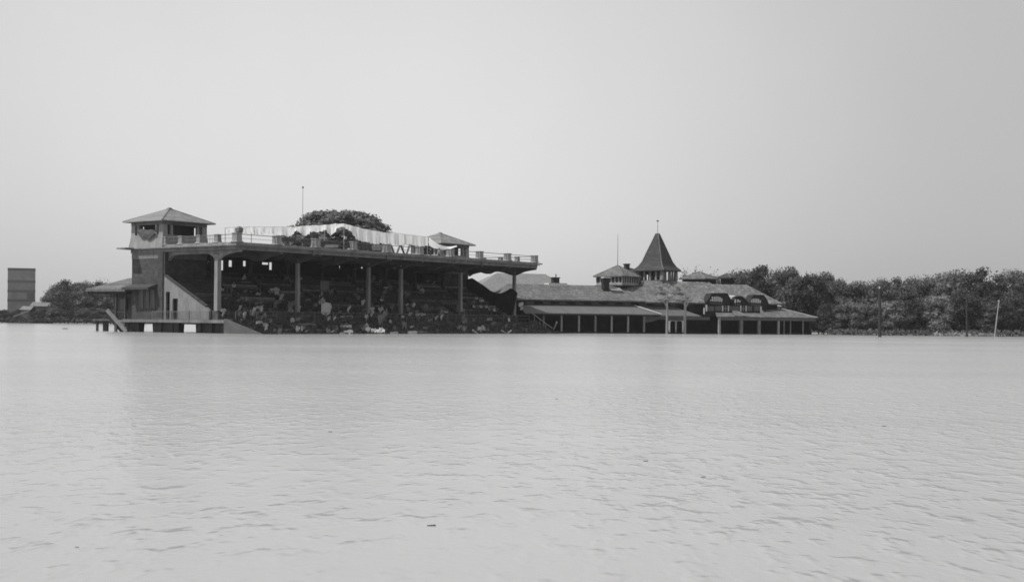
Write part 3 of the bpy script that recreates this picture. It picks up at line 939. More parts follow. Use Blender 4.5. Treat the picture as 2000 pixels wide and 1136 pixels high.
# ------------------------------------------------------------------ bedding and washing inside the stand
items = [(381, 506, 15, 4, 'w2', 'small bright cloth high under the end arch, near the tower side'),
 (404, 513, 5, 13, 'g', 'narrow grey towel under the end arch beside the thick end column'),
 (392, 523, 26, 5, 'd', 'long dim blanket on a high seat under the end arch'),
 (356, 522, 24, 9, 'd', 'wide dim cloth at the top of the seating beside the stair tower'),
 (383, 549, 20, 4, 'd', 'dim blanket along a seat halfway down the end rake'),
 (478, 552, 27, 4, 'b', 'long narrow pale cloth laid along a bench high in the left end bay'),
 (433, 566, 9, 8, 'g', 'grey cloth beside the thick end column of the stand'),
 (537, 566, 19, 10, 'w', 'bright white cloth flung over seats in the middle of the left end bay'),
 (541, 572, 9, 9, 'w', 'small white cloth hanging below the bright cloth of the left end bay'),
 (549, 582, 5, 16, 'g', 'narrow slanting pale towel below the bright cloth of the left end bay'),
 (559, 545, 9, 15, 'd', 'dim tall cloth high up just left of the second column'),
 (551, 556, 11, 4, 'd', 'dim low cloth lying left of the tall dim cloth, left end bay'),
 (436, 606, 12, 7, 'g', 'pale shawl-shaped cloth low down beside the thick end column'),
 (436, 613, 4, 8, 'g', 'pale tail of cloth hanging below the shawl-shaped cloth'),
 (469, 601, 7, 9, 'g', 'small pale slanting cloth in the lower left end bay'),
 (477, 615, 8, 14, 'g', 'slender pale cloth leaning right, low in the left end bay'),
 (495, 608, 9, 16, 'g', 'pale cloth hanging like a curtain, left leg of the hooped pair'),
 (507, 600, 16, 8, 'g', 'pale cloth forming the top of the hooped pair, low left end bay'),
 (511, 605, 6, 11, 'g', 'pale cloth forming the right leg of the hooped pair'),
 (507, 629, 13, 6, 'g', 'small pale cloth near the waterline left of the two white squares'),
 (565, 598, 12, 20, 'd', 'dim grey cloth hanging left of the foot of the second column'),
 (581.5, 640, 8, 8, 'w', 'left one of the two white square cloths close above the water'),
 (591, 640, 8, 8, 'w', 'right one of the two white square cloths close above the water'),
 (585, 601, 6, 8, 'g', 'little pale cloth just right of the second column foot'),
 (638, 601, 21, 19, 'w2', 'large pale cloth spread like a tent in the second bay'),
 (629, 587, 10, 13, 'g', 'grey cloth hanging above the large tent-like cloth'),
 (617, 596, 9, 8, 'd', 'dim cloth left of the large tent-like cloth'),
 (642, 623, 5, 9, 'g', 'little pale towel below the large tent-like cloth'),
 (726, 604, 13, 9, 'w', 'brilliant white cloth right beside the third column'),
 (727, 612, 6, 9, 'w', 'pointed white tail hanging below the brilliant cloth at the third column'),
 (681, 604, 5, 14, 'g', 'thin pale upright towel in the right half of the second bay'),
 (675, 618, 20, 3, 'g', 'low pale strip of cloth along a rail left of the third column'),
 (682, 637, 10, 6, 'w', 'small bright cloth near the water in the second bay'),
 (672, 637, 14, 4, 'g', 'pale folded cloth left of the small bright one, second bay'),
 (680, 648, 20, 8, 'w2', 'crumpled white bedding just above the water in the second bay'),
 (669, 651, 12, 5, 'g', 'grey crumpled bedding just above the water in the second bay'),
 (719, 643, 10, 10, 'w2', 'white bedding at the waterline below the third column'),
 (733, 645, 16, 8, 'w', 'bright bedding at the waterline right of the third column'),
 (746, 645, 12, 10, 'w', 'bright bundle at the waterline, right end of the bright heap'),
 (747, 617, 11, 30, 'd', 'tall dim grey sheet hanging in the narrow middle bay'),
 (770, 650, 16, 5, 'g', 'pale cloth on the lowest step in the narrow middle bay'),
 (806, 649, 20, 6, 'g', 'long pale cloth on the lowest step in the fourth bay'),
 (826, 648, 18, 3, 'd', 'dim strip of cloth on the lowest step in the fourth bay'),
 (795, 596, 4, 8, 'g', 'slim pale towel, left of two, in the fourth bay'),
 (808, 596, 6, 10, 'w2', 'slim pale towel, right of two, in the fourth bay'),
 (822, 614, 20, 5, 'g', 'low pale blanket folded along a seat in the fourth bay'),
 (801, 613, 6, 8, 'g', 'small pale cloth left of the folded blanket in the fourth bay'),
 (787, 618, 6, 5, 'g', 'tiny pale cloth right of the thin middle column'),
 (863, 618, 6, 9, 'w2', 'small bright cloth near the fourth thick column, fourth bay'),
 (853, 620, 5, 8, 'g', 'small grey cloth left of the small bright one, fourth bay'),
 (869, 609, 14, 4, 'g', 'short pale strip of cloth above the small bright one'),
 (896, 603, 11, 19, 'd', 'dim upright grey sheet left of the column before the end bay'),
 (876, 552, 7, 12, 'g', 'pale cloth high up in the fourth bay'),
 (848, 552, 6, 8, 'd', 'dim cloth high up left of the pale one in the fourth bay'),
 (894, 555, 6, 12, 'd', 'dim towel high up close to the column before the end bay'),
 (957, 623, 11, 5, 'g', 'pale cloth on a seat under the seated group in the right end bay'),
 (941, 640, 15, 8, 'w2', 'pale notched cloth near the water in the right end bay'),
 (1018, 594, 9, 8, 'g', 'pale rags tied just right of the last roof column'),
 (1019, 602, 5, 6, 'g', 'small pale rag below the rags right of the last roof column'),
 (600, 633, 36, 4, 'd', 'long dim tarpaulin above the two white square cloths'),
 (750, 546, 12, 4, 'd', 'upper of two dim strips right of the third column, high up'),
 (738, 556, 10, 4, 'd', 'lower of two dim strips right of the third column, high up'),
 (1030, 620, 10, 5, 'g', 'pale bundle at the head of the right-hand side stair')]
TONE = {'w': M['cloth'], 'w2': mat('offwhite_cotton', .55, var=.2, rough=.95, translucent=.2), 'g': mat('drab_cotton', .36, var=.25, rough=.95), 'd': mat('dim_wool', .15, var=.25, rough=.95), 'b': M['bench_c']}
for i, (px, py, w, h, tone, lab) in enumerate(items):
    p = tier_hit(px, py + h / 2)
    y = max(-6.2, min(p.y - .25, 15))
    if 'right of the last roof column' in lab: y = 3.0
    drape('draped_cloth', px, py, w, h, y, TONE[tone], lab, 'cloth', 'cloths draped about the grandstand seating', seed=i + 90, rag=.55 if h > 6 else .25, slant=(-.3 if h > w else 0))
# many more faint scraps of bedding and clothing
scr = []
for k in range(110):
    px = rnd.uniform(428, 1000); py = rnd.uniform(565, 648) if rnd.random() < .8 else rnd.uniform(540, 570)
    if 905 < px and py < 585: continue
    scr.append((0 if px < 578 else 1 if px < 717 else 2 if px < 783 else 3 if px < 903 else 4, int(py > 606), px, py))
scr.sort()
seen = {}
for i, (bay, low, px, py) in enumerate(scr):
    n = seen.get((bay, low), 0); seen[(bay, low)] = n + 1
    w, h = rnd.uniform(4, 11), rnd.uniform(4, 13)
    y = max(-6.0, min(tier_hit(px, py + h / 2).y - .2, 15))
    tone = rnd.choice(('d', 'd', 'd', 'g'))
    drape('cloth_scrap', px, py, w, h, y, TONE[tone], 'small %s scrap of bedding, %s from the left, %s half of the %s' % ('dim' if tone == 'd' else 'pale', ORD[n], ('upper', 'lower')[low],
          ('left end bay', 'second bay', 'narrow middle bay', 'fourth bay', 'right end bay')[bay]), 'cloth', 'small scraps of bedding about the seating', seed=i + 700, nx=5, nz=4, rag=.7, slant=rnd.uniform(-.5, .1))
# a notice-board sized panel and a grey box
p = plane_hit(634, 557, S_M, 1, 9.5)
b = MB(); b.box(-.9, .9, -.05, .05, -.65, .65); 
bd = empty('board', 'square dim board standing alone high in the second bay', 'board', S_M @ Matrix.Translation(p))
b.build('panel', TONE['d'], bd); b = MB(); b.box(-.8, -.7, .06, .14, -3.0, .6); b.box(.7, .8, .06, .14, -3.0, .6); b.build('leg', M['bench_a'], bd)
for (px, py, w, h, d, tone, lab) in ((994, 603, 9, 11, 3.0, 'w2', 'pale upright crate beside the last roof column'),
                               (962, 640, 22, 9, -1.0, 'd', 'long dim crate low in the right end bay'),
                               (880, 642, 24, 14, -2.0, 'd2', 'large dark crate at the water below the column before the end bay'),
                               (905, 640, 16, 16, -1.5, 'd2', 'dark upright crate just left of the right end bay, at the water')):
    if tone == 'w2': d = tier_hit(px, py + h / 2).y
    p = plane_hit(px - w / 2, py + h / 2, S_M, 1, d); q = plane_hit(px + w / 2, py - h / 2, S_M, 1, d)
    cr_ = empty('crate', lab, 'crate', S_M @ Matrix.Translation(((p.x + q.x) / 2, d, prof(d))))
    hw = (q.x - p.x) / 2; hh = q.z - prof(d)
    mm = M['bench_a'] if tone == 'd2' else TONE['g' if tone == 'w2' else tone]
    b = MB(); b.box(-hw + .03, hw - .03, .03, .7, .0, hh - .03); b.build('box', mm, cr_)
    for k in range(3):
        z = hh * (k + .15) / 3
        b = MB(); b.box(-hw, hw, 0, .028, z, z + hh / 3 * .8); b.build('slat', mm, cr_)
# jumbled chairs
ch_me = []
for key in ('bench_a', 'bench_b', 'bench_c'):
    b = MB(); b.box(-.24, .24, -.24, .24, .42, .47)
    for x in (-.21, .21):
        b.box(x - .03, x + .03, -.22, -.17, 0, .419); b.box(x - .03, x + .03, .18, .23, 0, .419); b.bar((x, .21, .47), (x, .27, .98), .05)
    for z in (.62, .76, .9): b.box(-.2, .2, .225 + (z - .47) * .1, .25 + (z - .47) * .1, z - .05, z + .05)
    ch_me.append(b.mesh('wooden_chair', M[key]))
chairs = []
for i in range(150):
    x = rnd.uniform(1.5, 64)
    zone = rnd.choice((0, 1, 1, 2))
    t = (rnd.uniform(-5.2, .5), rnd.uniform(1.2, 5.8), rnd.uniform(6, 15))[zone]
    chairs.append((0 if x < XS[2] else 1 if x < XS[4] else 2 if x < XS[5] else 3 if x < XS[7] else 4, zone, x, t))
chairs.sort()
seen = {}
for (bay, zone, x, t) in chairs:
    z = prof(t) if not 6 < t < 16 else prof(6 + int((t - 6) / (10 / NT)) * 10 / NT)
    if t < .9: z = 1.8 * (int((t + 5.65) / (6.55 / nA)) + .6) / nA
    tip = rnd.random() < .45
    k = rnd.random(); ki = 0 if k < .5 else (1 if k < .88 else 2)
    n = seen.get((bay, zone), 0); seen[(bay, zone)] = n + 1
    o = inst('wooden_chair', ch_me[ki])
    o.matrix_world = S_M @ Matrix.Translation((x, t, z + (.24 if tip else 0))) @ Matrix.Rotation(rnd.uniform(0, 6.28), 4, 'Z') @ Matrix.Rotation(math.pi / 2 if tip else 0, 4, 'Y')
    tag(o, '%s %s chair, %s from the left %s, %s' % ('tipped' if tip else 'upright', ('dark', 'mid-toned', 'pale')[ki], ORD[n],
        ('on the flooded front steps', 'behind the front rail', 'among the benches')[zone], ('left end bay', 'second bay', 'narrow middle bay', 'fourth bay', 'right end bay')[bay]),
        'chair', 'loose chairs jumbled about the grandstand')
# leaning boards at the waterline right
for i, (x0, y0, x1, y1) in enumerate(((923, 644, 934, 652), (980, 645, 992, 653), (992, 650, 999, 645))):
    p = plane_hit(x0, y0, S_M, 1, -5.9); q = plane_hit(x1, y1, S_M, 1, -5.9)
    b = MB(); b.bar(p, q, .12, .2); o = b.build('plank', M['bench_c']); o.matrix_world = S_M
    tag(o, ('pale plank sloping into the water at the left of the right end bay', 'pale plank sloping into the water near the last roof column', 'short pale stick leaning the other way beside the last roof column')[i], 'plank')

# ------------------------------------------------------------------ clubhouse (frame: x along the front, y to the back)
club = empty('clubhouse', 'long low shingled clubhouse with verandas, dormers, cupolas and a flared spire', 'clubhouse', C_M)
def cx_at(px, y, py=600): return plane_hit(px, py, C_M, 1, y)
# veranda roofs
b = MB()
def lean_roof(b, xe0, xe1, ye, ze, xt0, xt1, yt, zt, th=.16):
    b.slab([(xe0, ye, ze), (xe1, ye, ze), (xt1, yt, zt), (xt0, yt, zt)], th)
lean_roof(b, 0.0, 25.9, 0, 3.4, .4, 22.8, 4.15, 4.93)
b.add([(25.9, 0, 3.4), (25.9, 8, 3.4), (22.8, 4.15, 4.93)], [(0, 1, 2)])
v1 = b.build('veranda_roof', M['veranda_roof'], club)
b = MB(); b.bar((22.75, 4.1, 5.0), (25.95, -.02, 3.46), .45, .1); b.build('hip_cap', M['white'], v1, 'pale strip capping the hip')
b = MB(); b.box(0, 25.8, .0, .12, 3.02, 3.239); b.build('fascia', M['black_wall'], v1)
b = MB()
lean_roof(b, 23.5, 34.9, 1.5, 3.2, 23.5, 30.5, 4.15, 4.93)
b.add([(34.9, 1.5, 3.2), (34.9, 7, 3.2), (30.5, 4.15, 4.93)], [(0, 1, 2)])
v2 = b.build('veranda_roof', M['veranda_roof'], club)
b = MB(); b.box(26, 36.6, 1.52, 1.66, 2.5, 3.03); b.build('fascia', M['panel'], v2)
b = MB()
lean_roof(b, 37.0, 58.3, -.2, 3.15, 38.6, 53.7, 3.0, 3.95)
b.hip(46.5, 58.3, -.19, 9, 3.155, 49.3, 53.7, 4.6, 4.75, .18)
v3 = b.build('veranda_roof', M['shingle'], club)
b = MB(); b.bar((53.7, 4.5, 4.8), (58.35, -.25, 3.2), .3, .08); b.build('hip_cap', M['white'], v3)
b = MB(); b.box(38.0, 58.0, -.1, .04, 2.5, 2.96); b.build('fascia', M['panel'], v3)
b = MB(); b.slab([(40.6, -.22, 3.3), (43.8, -.22, 3.3), (42.8, 2.2, 4.25), (41.6, 2.2, 4.25)], .1); b.build('roof_hump', M['shingle'], v3)
# posts
def vpost(x, y, z1, w, m=M['post']):
    b = MB(); b.frustum(x, y, -.6, z1, w / 2, w / 2 - .015); b.frustum(x, y, z1 - .25, z1, w / 2, w / 2 + .1)
    b.build('veranda_post', m, club)
for i, x in enumerate([3.65, 6.98, 10.25, 13.36, 16.49, 19.66, 22.77]):
    vpost(x, .5, 3.24, .3 if i not in (3, 6) else .34, M['post'] if i not in (0, 3, 6) else M['concrete_dark'])
for i, x in enumerate([37.8, 42.3, 46.05, 50.2, 51.4, 52.8, 55.5]):
    vpost(x, .25, 2.97, (.38, .55, .5, .36, .2, .2, .2)[i], M['post'] if i in (0, 3) else M['concrete_dark'])
for x in (27.9, 29.2, 30.6): vpost(x, .6, 2.25, .24, M['white'] if x != 29.2 else M['post'])
b = MB(); b.box(27.8, 30.75, .55, .68, 2.26, 2.42); b.build('lintel', M['post'], club)
# rooms and upper wall, room shade and eave shadow put into the black colour
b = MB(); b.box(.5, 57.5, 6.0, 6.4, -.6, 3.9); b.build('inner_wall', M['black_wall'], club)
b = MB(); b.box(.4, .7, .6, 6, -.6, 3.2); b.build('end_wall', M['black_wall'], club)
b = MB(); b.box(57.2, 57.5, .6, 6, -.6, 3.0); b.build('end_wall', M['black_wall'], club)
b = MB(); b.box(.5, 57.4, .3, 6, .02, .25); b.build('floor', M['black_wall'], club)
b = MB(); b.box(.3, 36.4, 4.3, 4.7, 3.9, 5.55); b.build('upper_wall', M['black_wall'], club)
for i in range(11):
    x = 2.0 + i * 3.1
    b = MB(); b.box(x, x + 1.5, 4.2, 4.29, 4.98, 5.4); b.build('clerestory_window', M['glass'], club)
# roofs
b = MB(); b.hip(-3, 37.2, 3.4, 14.6, 5.75, .5, 36, 9, 8.5); b.build('main_roof', M['shingle'], club)
b = MB(); b.hip(-7, 16.2, 10.2, 21.8, 6.2, 1.2, 10.7, 16, 10.6); b.build('rear_roof', M['shingle_pale'], club)
b = MB(); b.hip(24.6, 44.2, 3.1, 17, 5.62, 28.0, 41.1, 10, 9.58)
mr_ = b.build('middle_roof', M['shingle_rough'], club)
b = MB(); b.bar((41.1, 9.95, 9.62), (44.2, 3.1, 5.68), .16, .08);  b.build('hip_cap', M['concrete'], mr_)
b = MB(); b.hip(38, 53.0, 3.3, 15, 5.66, 40, 48.7, 9, 9.2)
rr_ = b.build('right_roof', M['shingle_rough'], club)
b = MB(); b.bar((48.7, 9, 9.24), (53.0, 3.3, 5.7), .14, .08); b.build('hip_cap', M['concrete'], rr_)
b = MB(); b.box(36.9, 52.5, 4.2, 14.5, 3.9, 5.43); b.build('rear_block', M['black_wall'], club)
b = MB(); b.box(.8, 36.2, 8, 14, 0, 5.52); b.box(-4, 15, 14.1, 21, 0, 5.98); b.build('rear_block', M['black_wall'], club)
# half-timbered front
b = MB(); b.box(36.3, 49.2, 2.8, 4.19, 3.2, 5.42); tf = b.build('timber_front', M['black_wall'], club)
def span(pa, pb, ya, yb, y):
    p = plane_hit(pa, ya, C_M, 1, y); q = plane_hit(pb, yb, C_M, 1, y)
    return min(p.x, q.x), max(p.x, q.x), min(p.z, q.z), max(p.z, q.z)
for (pa, pb) in ((1382.5, 1394.5), (1397, 1409.5), (1424, 1444), (1459.5, 1469), (1473, 1484.5)):
    x0, x1, z0, z1 = span(pa, pb, 597.5, 607, 2.75)
    b = MB(); b.box(x0, x1, 2.74, 2.799, z0, z1); b.build('render_panel', M['panel'], tf)
for (pa, pb) in ((1412.5, 1421.5), (1447.8, 1456)):
    x0, x1, z0, z1 = span(pa, pb, 596.5, 608, 2.72)
    b = MB(); b.box(x0, x1, 2.72, 2.799, z0, z1); w = b.build('window', M['glass'], tf)
    for xa, xb in ((x0 - .22, x0 - .002), (x1 + .002, x1 + .22)):
        b = MB(); b.box(xa, xb, 2.68, 2.798, z0, z1); b.build('shutter', M['white'], w)
    b = MB(); b.box(x0 + .02, x1 - .02, 2.70, 2.718, (z0 + z1) / 2 - .03, (z0 + z1) / 2 + .03); b.box((x0 + x1) / 2 - .03, (x0 + x1) / 2 + .03, 2.695, 2.699, z0, z1); b.build('glazing_bar', M['post'], w)
for (px, y0, y1) in ((1380, 595, 608), (1375.5, 601, 613), (1486.3, 598, 610), (1489.5, 606, 612)):
    p = plane_hit(px, y1, C_M, 1, 2.6); q = plane_hit(px, y0, C_M, 1, 2.6)
    b = MB(); b.box(p.x - .12, p.x + .12, 2.55, 2.7, p.z, q.z); b.build('corner_board', M['white'], tf)
# dormers
def dormer(outline, strips, label=None):
    pts = []
    for (px, py) in outline:
        p = plane_hit(px, py, C_M, 1, 2.8); pts.append((p.x, p.z))
    b = MB(); b.prism(pts, 1, 2.8, 3.6); d = b.build('dormer', M['black_wall'], club, label)
    # hood: band following the outline, projecting, running back into the roof
    b = MB()
    for p, q in zip(pts[1:-2], pts[2:-1]):
        b.add([(p[0], 2.62, p[1]), (q[0], 2.62, q[1]), (q[0], 4.6, q[1] + .0), (p[0], 4.6, p[1] + .0),
               (p[0], 2.62, p[1] + .16), (q[0], 2.62, q[1] + .16), (q[0], 4.6, q[1] + .16), (p[0], 4.6, p[1] + .16)],
              [(0, 3, 2, 1), (4, 5, 6, 7), (0, 1, 5, 4), (1, 2, 6, 5), (2, 3, 7, 6), (3, 0, 4, 7)])
    b.build('hood', M['black_wall'], d)
    for (px, y0, y1, w) in strips:
        p = plane_hit(px - w / 2, y1, C_M, 1, 2.74); q = plane_hit(px + w / 2, y0, C_M, 1, 2.74)
        b = MB(); b.box(p.x, q.x, 2.7, 2.799, p.z, q.z); b.build('strip', M['white'], d)
    for (px, y0, y1, w) in strips:
        p = plane_hit(px - w / 2, y1 + 5.5, C_M, 1, 2.74); q = plane_hit(px + w / 2, y1 + 2.2, C_M, 1, 2.74)
        b = MB(); b.box(p.x, q.x, 2.74, 2.799, p.z, q.z); b.build('block', M['panel'], d)
dormer([(1377, 596), (1378.5, 591), (1384, 584), (1389, 574.5), (1393, 574), (1420, 574), (1425, 583), (1431, 592), (1432, 596)],
       [(1388, 585, 588, 1.6), (1391.3, 579, 588, 2.1), (1395, 579, 588.5, 2.1), (1398.7, 579, 588.5, 2.1), (1402.4, 579, 588.5, 2.1), (1406, 580, 589, 2.1), (1409.5, 582.5, 589, 2.1)], 'left gambrel-topped dormer')
dormer([(1425.5, 597), (1427, 592), (1431, 586), (1436, 581), (1441, 579.5), (1447, 579.8), (1452, 582), (1457, 587), (1461, 593), (1462, 597)],
       [(1436, 584, 591, 3), (1441.2, 584.5, 590, 2.4), (1444.8, 586.5, 590, 2.4)], 'round-topped middle dormer')
dormer([(1461.5, 597), (1463, 592), (1467, 584), (1470, 577.5), (1474, 577), (1491, 577.5), (1497, 586), (1500, 594), (1501, 597)],
       [(1467.3, 584, 590.5, 2.1), (1471, 583, 591, 2.1), (1474.6, 583, 591, 2.1), (1478, 583, 591.5, 2.1), (1481.4, 583.5, 591.5, 2.1), (1484.8, 586, 591.5, 2.1)], 'right gambrel-topped dormer')
p1 = plane_hit(1421.5, 577.5, C_M, 1, 3.7); p2 = plane_hit(1436.5, 578, C_M, 1, 3.7); p3 = plane_hit(1426.5, 590, C_M, 1, 3.2)
b = MB(); b.add([p1, p2, p3, p1 + Vector((0, .3, .1)), p2 + Vector((0, .3, .1)), p3 + Vector((0, .3, .1))], [(0, 1, 2), (5, 4, 3), (0, 3, 4, 1), (1, 4, 5, 2), (2, 5, 3, 0)]); b.build('valley_flashing', M['white'], club)
# small bright lean-to roof right of the dormers
b = MB(); p = plane_hit(1508, 593, C_M, 1, 8); b.slab([(p.x - 1.2, 7, p.z - .3), (p.x + 1.6, 7, p.z - .5), (p.x + 1.2, 9, p.z + .25), (p.x - 1.4, 9, p.z + .5)], .1); b.box(p.x - 1.2, p.x + 1.2, 7.2, 9, 3.2, p.z - .65); b.build('porch_roof', M['concrete'], club)
# chimney and roof furniture
p = plane_hit(1078.5, 552.5, C_M, 1, 9.6); q = plane_hit(1090.5, 541.5, C_M, 1, 9.6)
b = MB(); b.box(p.x, q.x, 9.1, 10.1, p.z - .4, q.z - .15); ch = b.build('chimney', M['black_wall'], club)
b = MB(); b.box(p.x - .12, q.x + .12, 9.0, 10.2, q.z - .15, q.z); b.build('chimney_cap', M['dark_wood'], ch)
b = MB(); b.cone(((p.x + q.x) / 2 + .1, 9.6, q.z), ((p.x + q.x) / 2 + .15, 9.6, q.z + .55), .1, .14, 8); b.build('chimney_pot', M['concrete_dark'], ch)
b = MB(); b.box(p.x - 1.1, q.x + 1.3, 8.6, 10.6, 8.3, p.z - .02); b.build('flashing', M['white'], ch)
p = plane_hit(1177, 562, C_M, 1, 7.2); q = plane_hit(1188, 543, C_M, 1, 7.2)
b = MB(); b.box(p.x, q.x, 6.8, 7.7, 7.0, q.z); vt = b.build('vent_shaft', M['black_wall'], club)
b = MB(); b.box(p.x - .05, q.x + .25, 6.7, 7.8, q.z + .002, q.z + .18); b.build('cap', M['white'], vt)
p = plane_hit(1193, 567.5, C_M, 1, 6.4); q = plane_hit(1216, 564.5, C_M, 1, 6.4)
b = MB(); b.slab([(p.x, 6.2, p.z + .12), (q.x, 6.2, p.z + .02), (q.x - .1, 7.3, q.z + .25), (p.x + .1, 7.3, q.z + .35)], .1); b.box(p.x + .1, q.x - .1, 6.35, 7.2, 6.6, p.z - .12); b.build('skylight', M['concrete'], club)
p = plane_hit(1220.5, 524, C_M, 1, 16); q = plane_hit(1228, 517, C_M, 1, 16)
b = MB(); b.box(p.x, q.x, 15.6, 16.5, 8, q.z); b.box(p.x - .12, q.x + .12, 15.5, 16.6, q.z + .002, q.z + .2); b.build('chimney', M['dark_wood'], club)
p = plane_hit(1219, 534, C_M, 1, 17); q = plane_hit(1232, 523, C_M, 1, 17)
b = MB(); b.hip(p.x - 3.5, q.x + 2.5, 13, 20, p.z, p.x - .4, q.x, 17, q.z); b.box(p.x - 2.5, q.x + 1.5, 14, 19, 6, p.z - .3); b.build('rear_gable', M['spire'], club)

R45 = math.atan2(.8, .6) - math.radians(22.2)
def turned(px, Y):
    c = C_I @ Vector((ab(px, 560)[0] * Y / FPX, Y, 0))
    return Matrix.Translation((c.x, c.y, 0)) @ Matrix.Rotation(R45, 4, 'Z')
# cupola with window bands
T = turned(1206, 247)
def cupola(T, a_eave, a_wall, z0, ze, za, mroof, nm, windows=True, zbot=None):
    b = MB(T); b.frustum(0, 0, z0, ze, a_wall - .12, a_wall - .12); cu = b.build(nm, M['glass'] if windows else M['black_wall'], club)
    b = MB(T)
    E = [(-a_eave, -a_eave, ze), (a_eave, -a_eave, ze), (a_eave, a_eave, ze), (-a_eave, a_eave, ze)]
    b.add(E + [(0, 0, za)], [(0, 1, 4), (1, 2, 4), (2, 3, 4), (3, 0, 4)])
    b.add(E + [(p[0], p[1], ze - .2) for p in E], [(0, 4, 5, 1), (1, 5, 6, 2), (2, 6, 7, 3), (3, 7, 4, 0), (7, 6, 5, 4)])
    b.build('roof', mroof, cu)
    b = MB(T)
    for e in E: b.bar((e[0], e[1], ze + .02), (0, 0, za + .02), .14, .05)
    b.build('hip_cap', M['concrete_dark'], cu)
    if windows:
        n = 7
        for side in range(4):
            b = MB(T @ Matrix.Rotation(side * math.pi / 2, 4, 'Z'))
            for i in range(n + 1):
                x = -a_wall + 2 * a_wall * i / n
                b.box(x - .13, x + .13, -a_wall, -a_wall + .1, z0 + .35, ze - .25)
            b.box(-a_wall, a_wall, -a_wall - .03, -a_wall + .1, z0 - .1, z0 + .348)
            b.build('window_frame', M['post'], cu)
    return cu
cu1 = cupola(T, 3.22, 2.75, 8.75, 10.3, 12.35, M['shingle'], 'cupola')
b = MB(T); b.box(-3.0, 3.0, -3.0, 3.0, 8.35, 8.64); b.build('shadow_line', M['black_wall'], cu1)  # black box painting in the shadow line below the cupola walls
b = MB(T); b.cone((0, 0, 12.3), (0, 0, 17.9), .06, .03, 6); b.build('flagpole', M['metal'], cu1)
cu3 = cupola(turned(1365.5, 256), 2.8, 2.45, 9.0, 10.3, 11.7, M['shingle'], 'cupola', windows=False)
c4 = cupola(turned(1420, 258), 1.55, 1.0, 8.5, 10.6, 11.5, M['spire'], 'vent_turret', windows=False)
# spire
T = turned(1283.5, 252)
b = MB(T); b.frustum(0, 0, 8.2, 9.75, 2.75, 2.65); sp_ = b.build('spire_tower', M['shingle'], club)
b = MB(T)
lev = [(3.28, 11.45), (3.25, 11.62), (2.55, 12.35), (2.05, 13.25), (1.55, 14.75), (.95, 16.45), (.24, 18.5)]
for (a0, z0), (a1, z1) in zip(lev[:-1], lev[1:]): b.frustum(0, 0, z0, z1, a0, a1)
b.build('spire_roof', M['spire'], sp_)
b = MB(T)
for (a0, z0), (a1, z1) in zip(lev[1:-1], lev[2:]): 
    for sx, sy in ((-1, -1), (1, -1), (1, 1), (-1, 1)): b.bar((sx * a0, sy * a0, z0 + .02), (sx * a1, sy * a1, z1 + .02), .14, .1)
b.build('hip_cap', M['metal'], sp_)
for side in range(4):
    RT = T @ Matrix.Rotation(side * math.pi / 2, 4, 'Z')
    for i in range(5):
        x = -2.5 + i * 1.25
        if i == 4: continue
        b = MB(RT); w = .17 if i else .3
        b.frustum(x, -2.5, 9.75, 11.45, w, w - .04); b.build('belfry_post', M['concrete'], sp_)
b = MB(T); b.box(-1.5, -.9, -1.5, .2, 9.76, 11.4); b.build('belfry_core', M['dark_wood'], sp_)
b = MB(T); b.cone((0, 0, 18.5), (0, 0, 20.7), .05, .03, 6); b.build('finial_rod', M['metal'], sp_)
b = MB(T); b.box(-.35, .3, -.03, .03, 20.7, 20.95); b.build('weather_vane', M['metal'], sp_)

# grey canvas under the first veranda's right end
b = MB()
p = plane_hit(1258, 615, C_M, 1, .9); q = plane_hit(1284, 615, C_M, 1, .9); p2 = plane_hit(1262, 630, C_M, 1, .9); q2 = plane_hit(1284, 625, C_M, 1, .9)
for i in range(7):
    t = i / 6
    a = p.lerp(q, t); c = p2.lerp(q2, t)
    b.v += [(a.x, .9, a.z - .1), (a.x, .9 + .12 * math.sin(5 * t), (a.z + c.z) / 2), (c.x, .9, c.z + .05 * math.sin(9 * t))]
for i in range(6):
    for j in range(2): b.f.append((i * 3 + j, i * 3 + j + 1, i * 3 + j + 4, i * 3 + j + 3))
o = b.build('canvas_blind', M['panel']); o.matrix_world = C_M
tag(o, 'grey canvas blind hanging under the pale-hipped corner of the long veranda', 'blind')

# ------------------------------------------------------------------ trees
def leaf_mat(name, v, var=.6):
    m = mat(name, v, rough=.7, var=var, scale=11, bump=0, translucent=.2, spec=.25)
    return m
LEAF = [leaf_mat('leaves_dark', .05), leaf_mat('leaves_mid', .105), leaf_mat('leaves_pale', .2)]

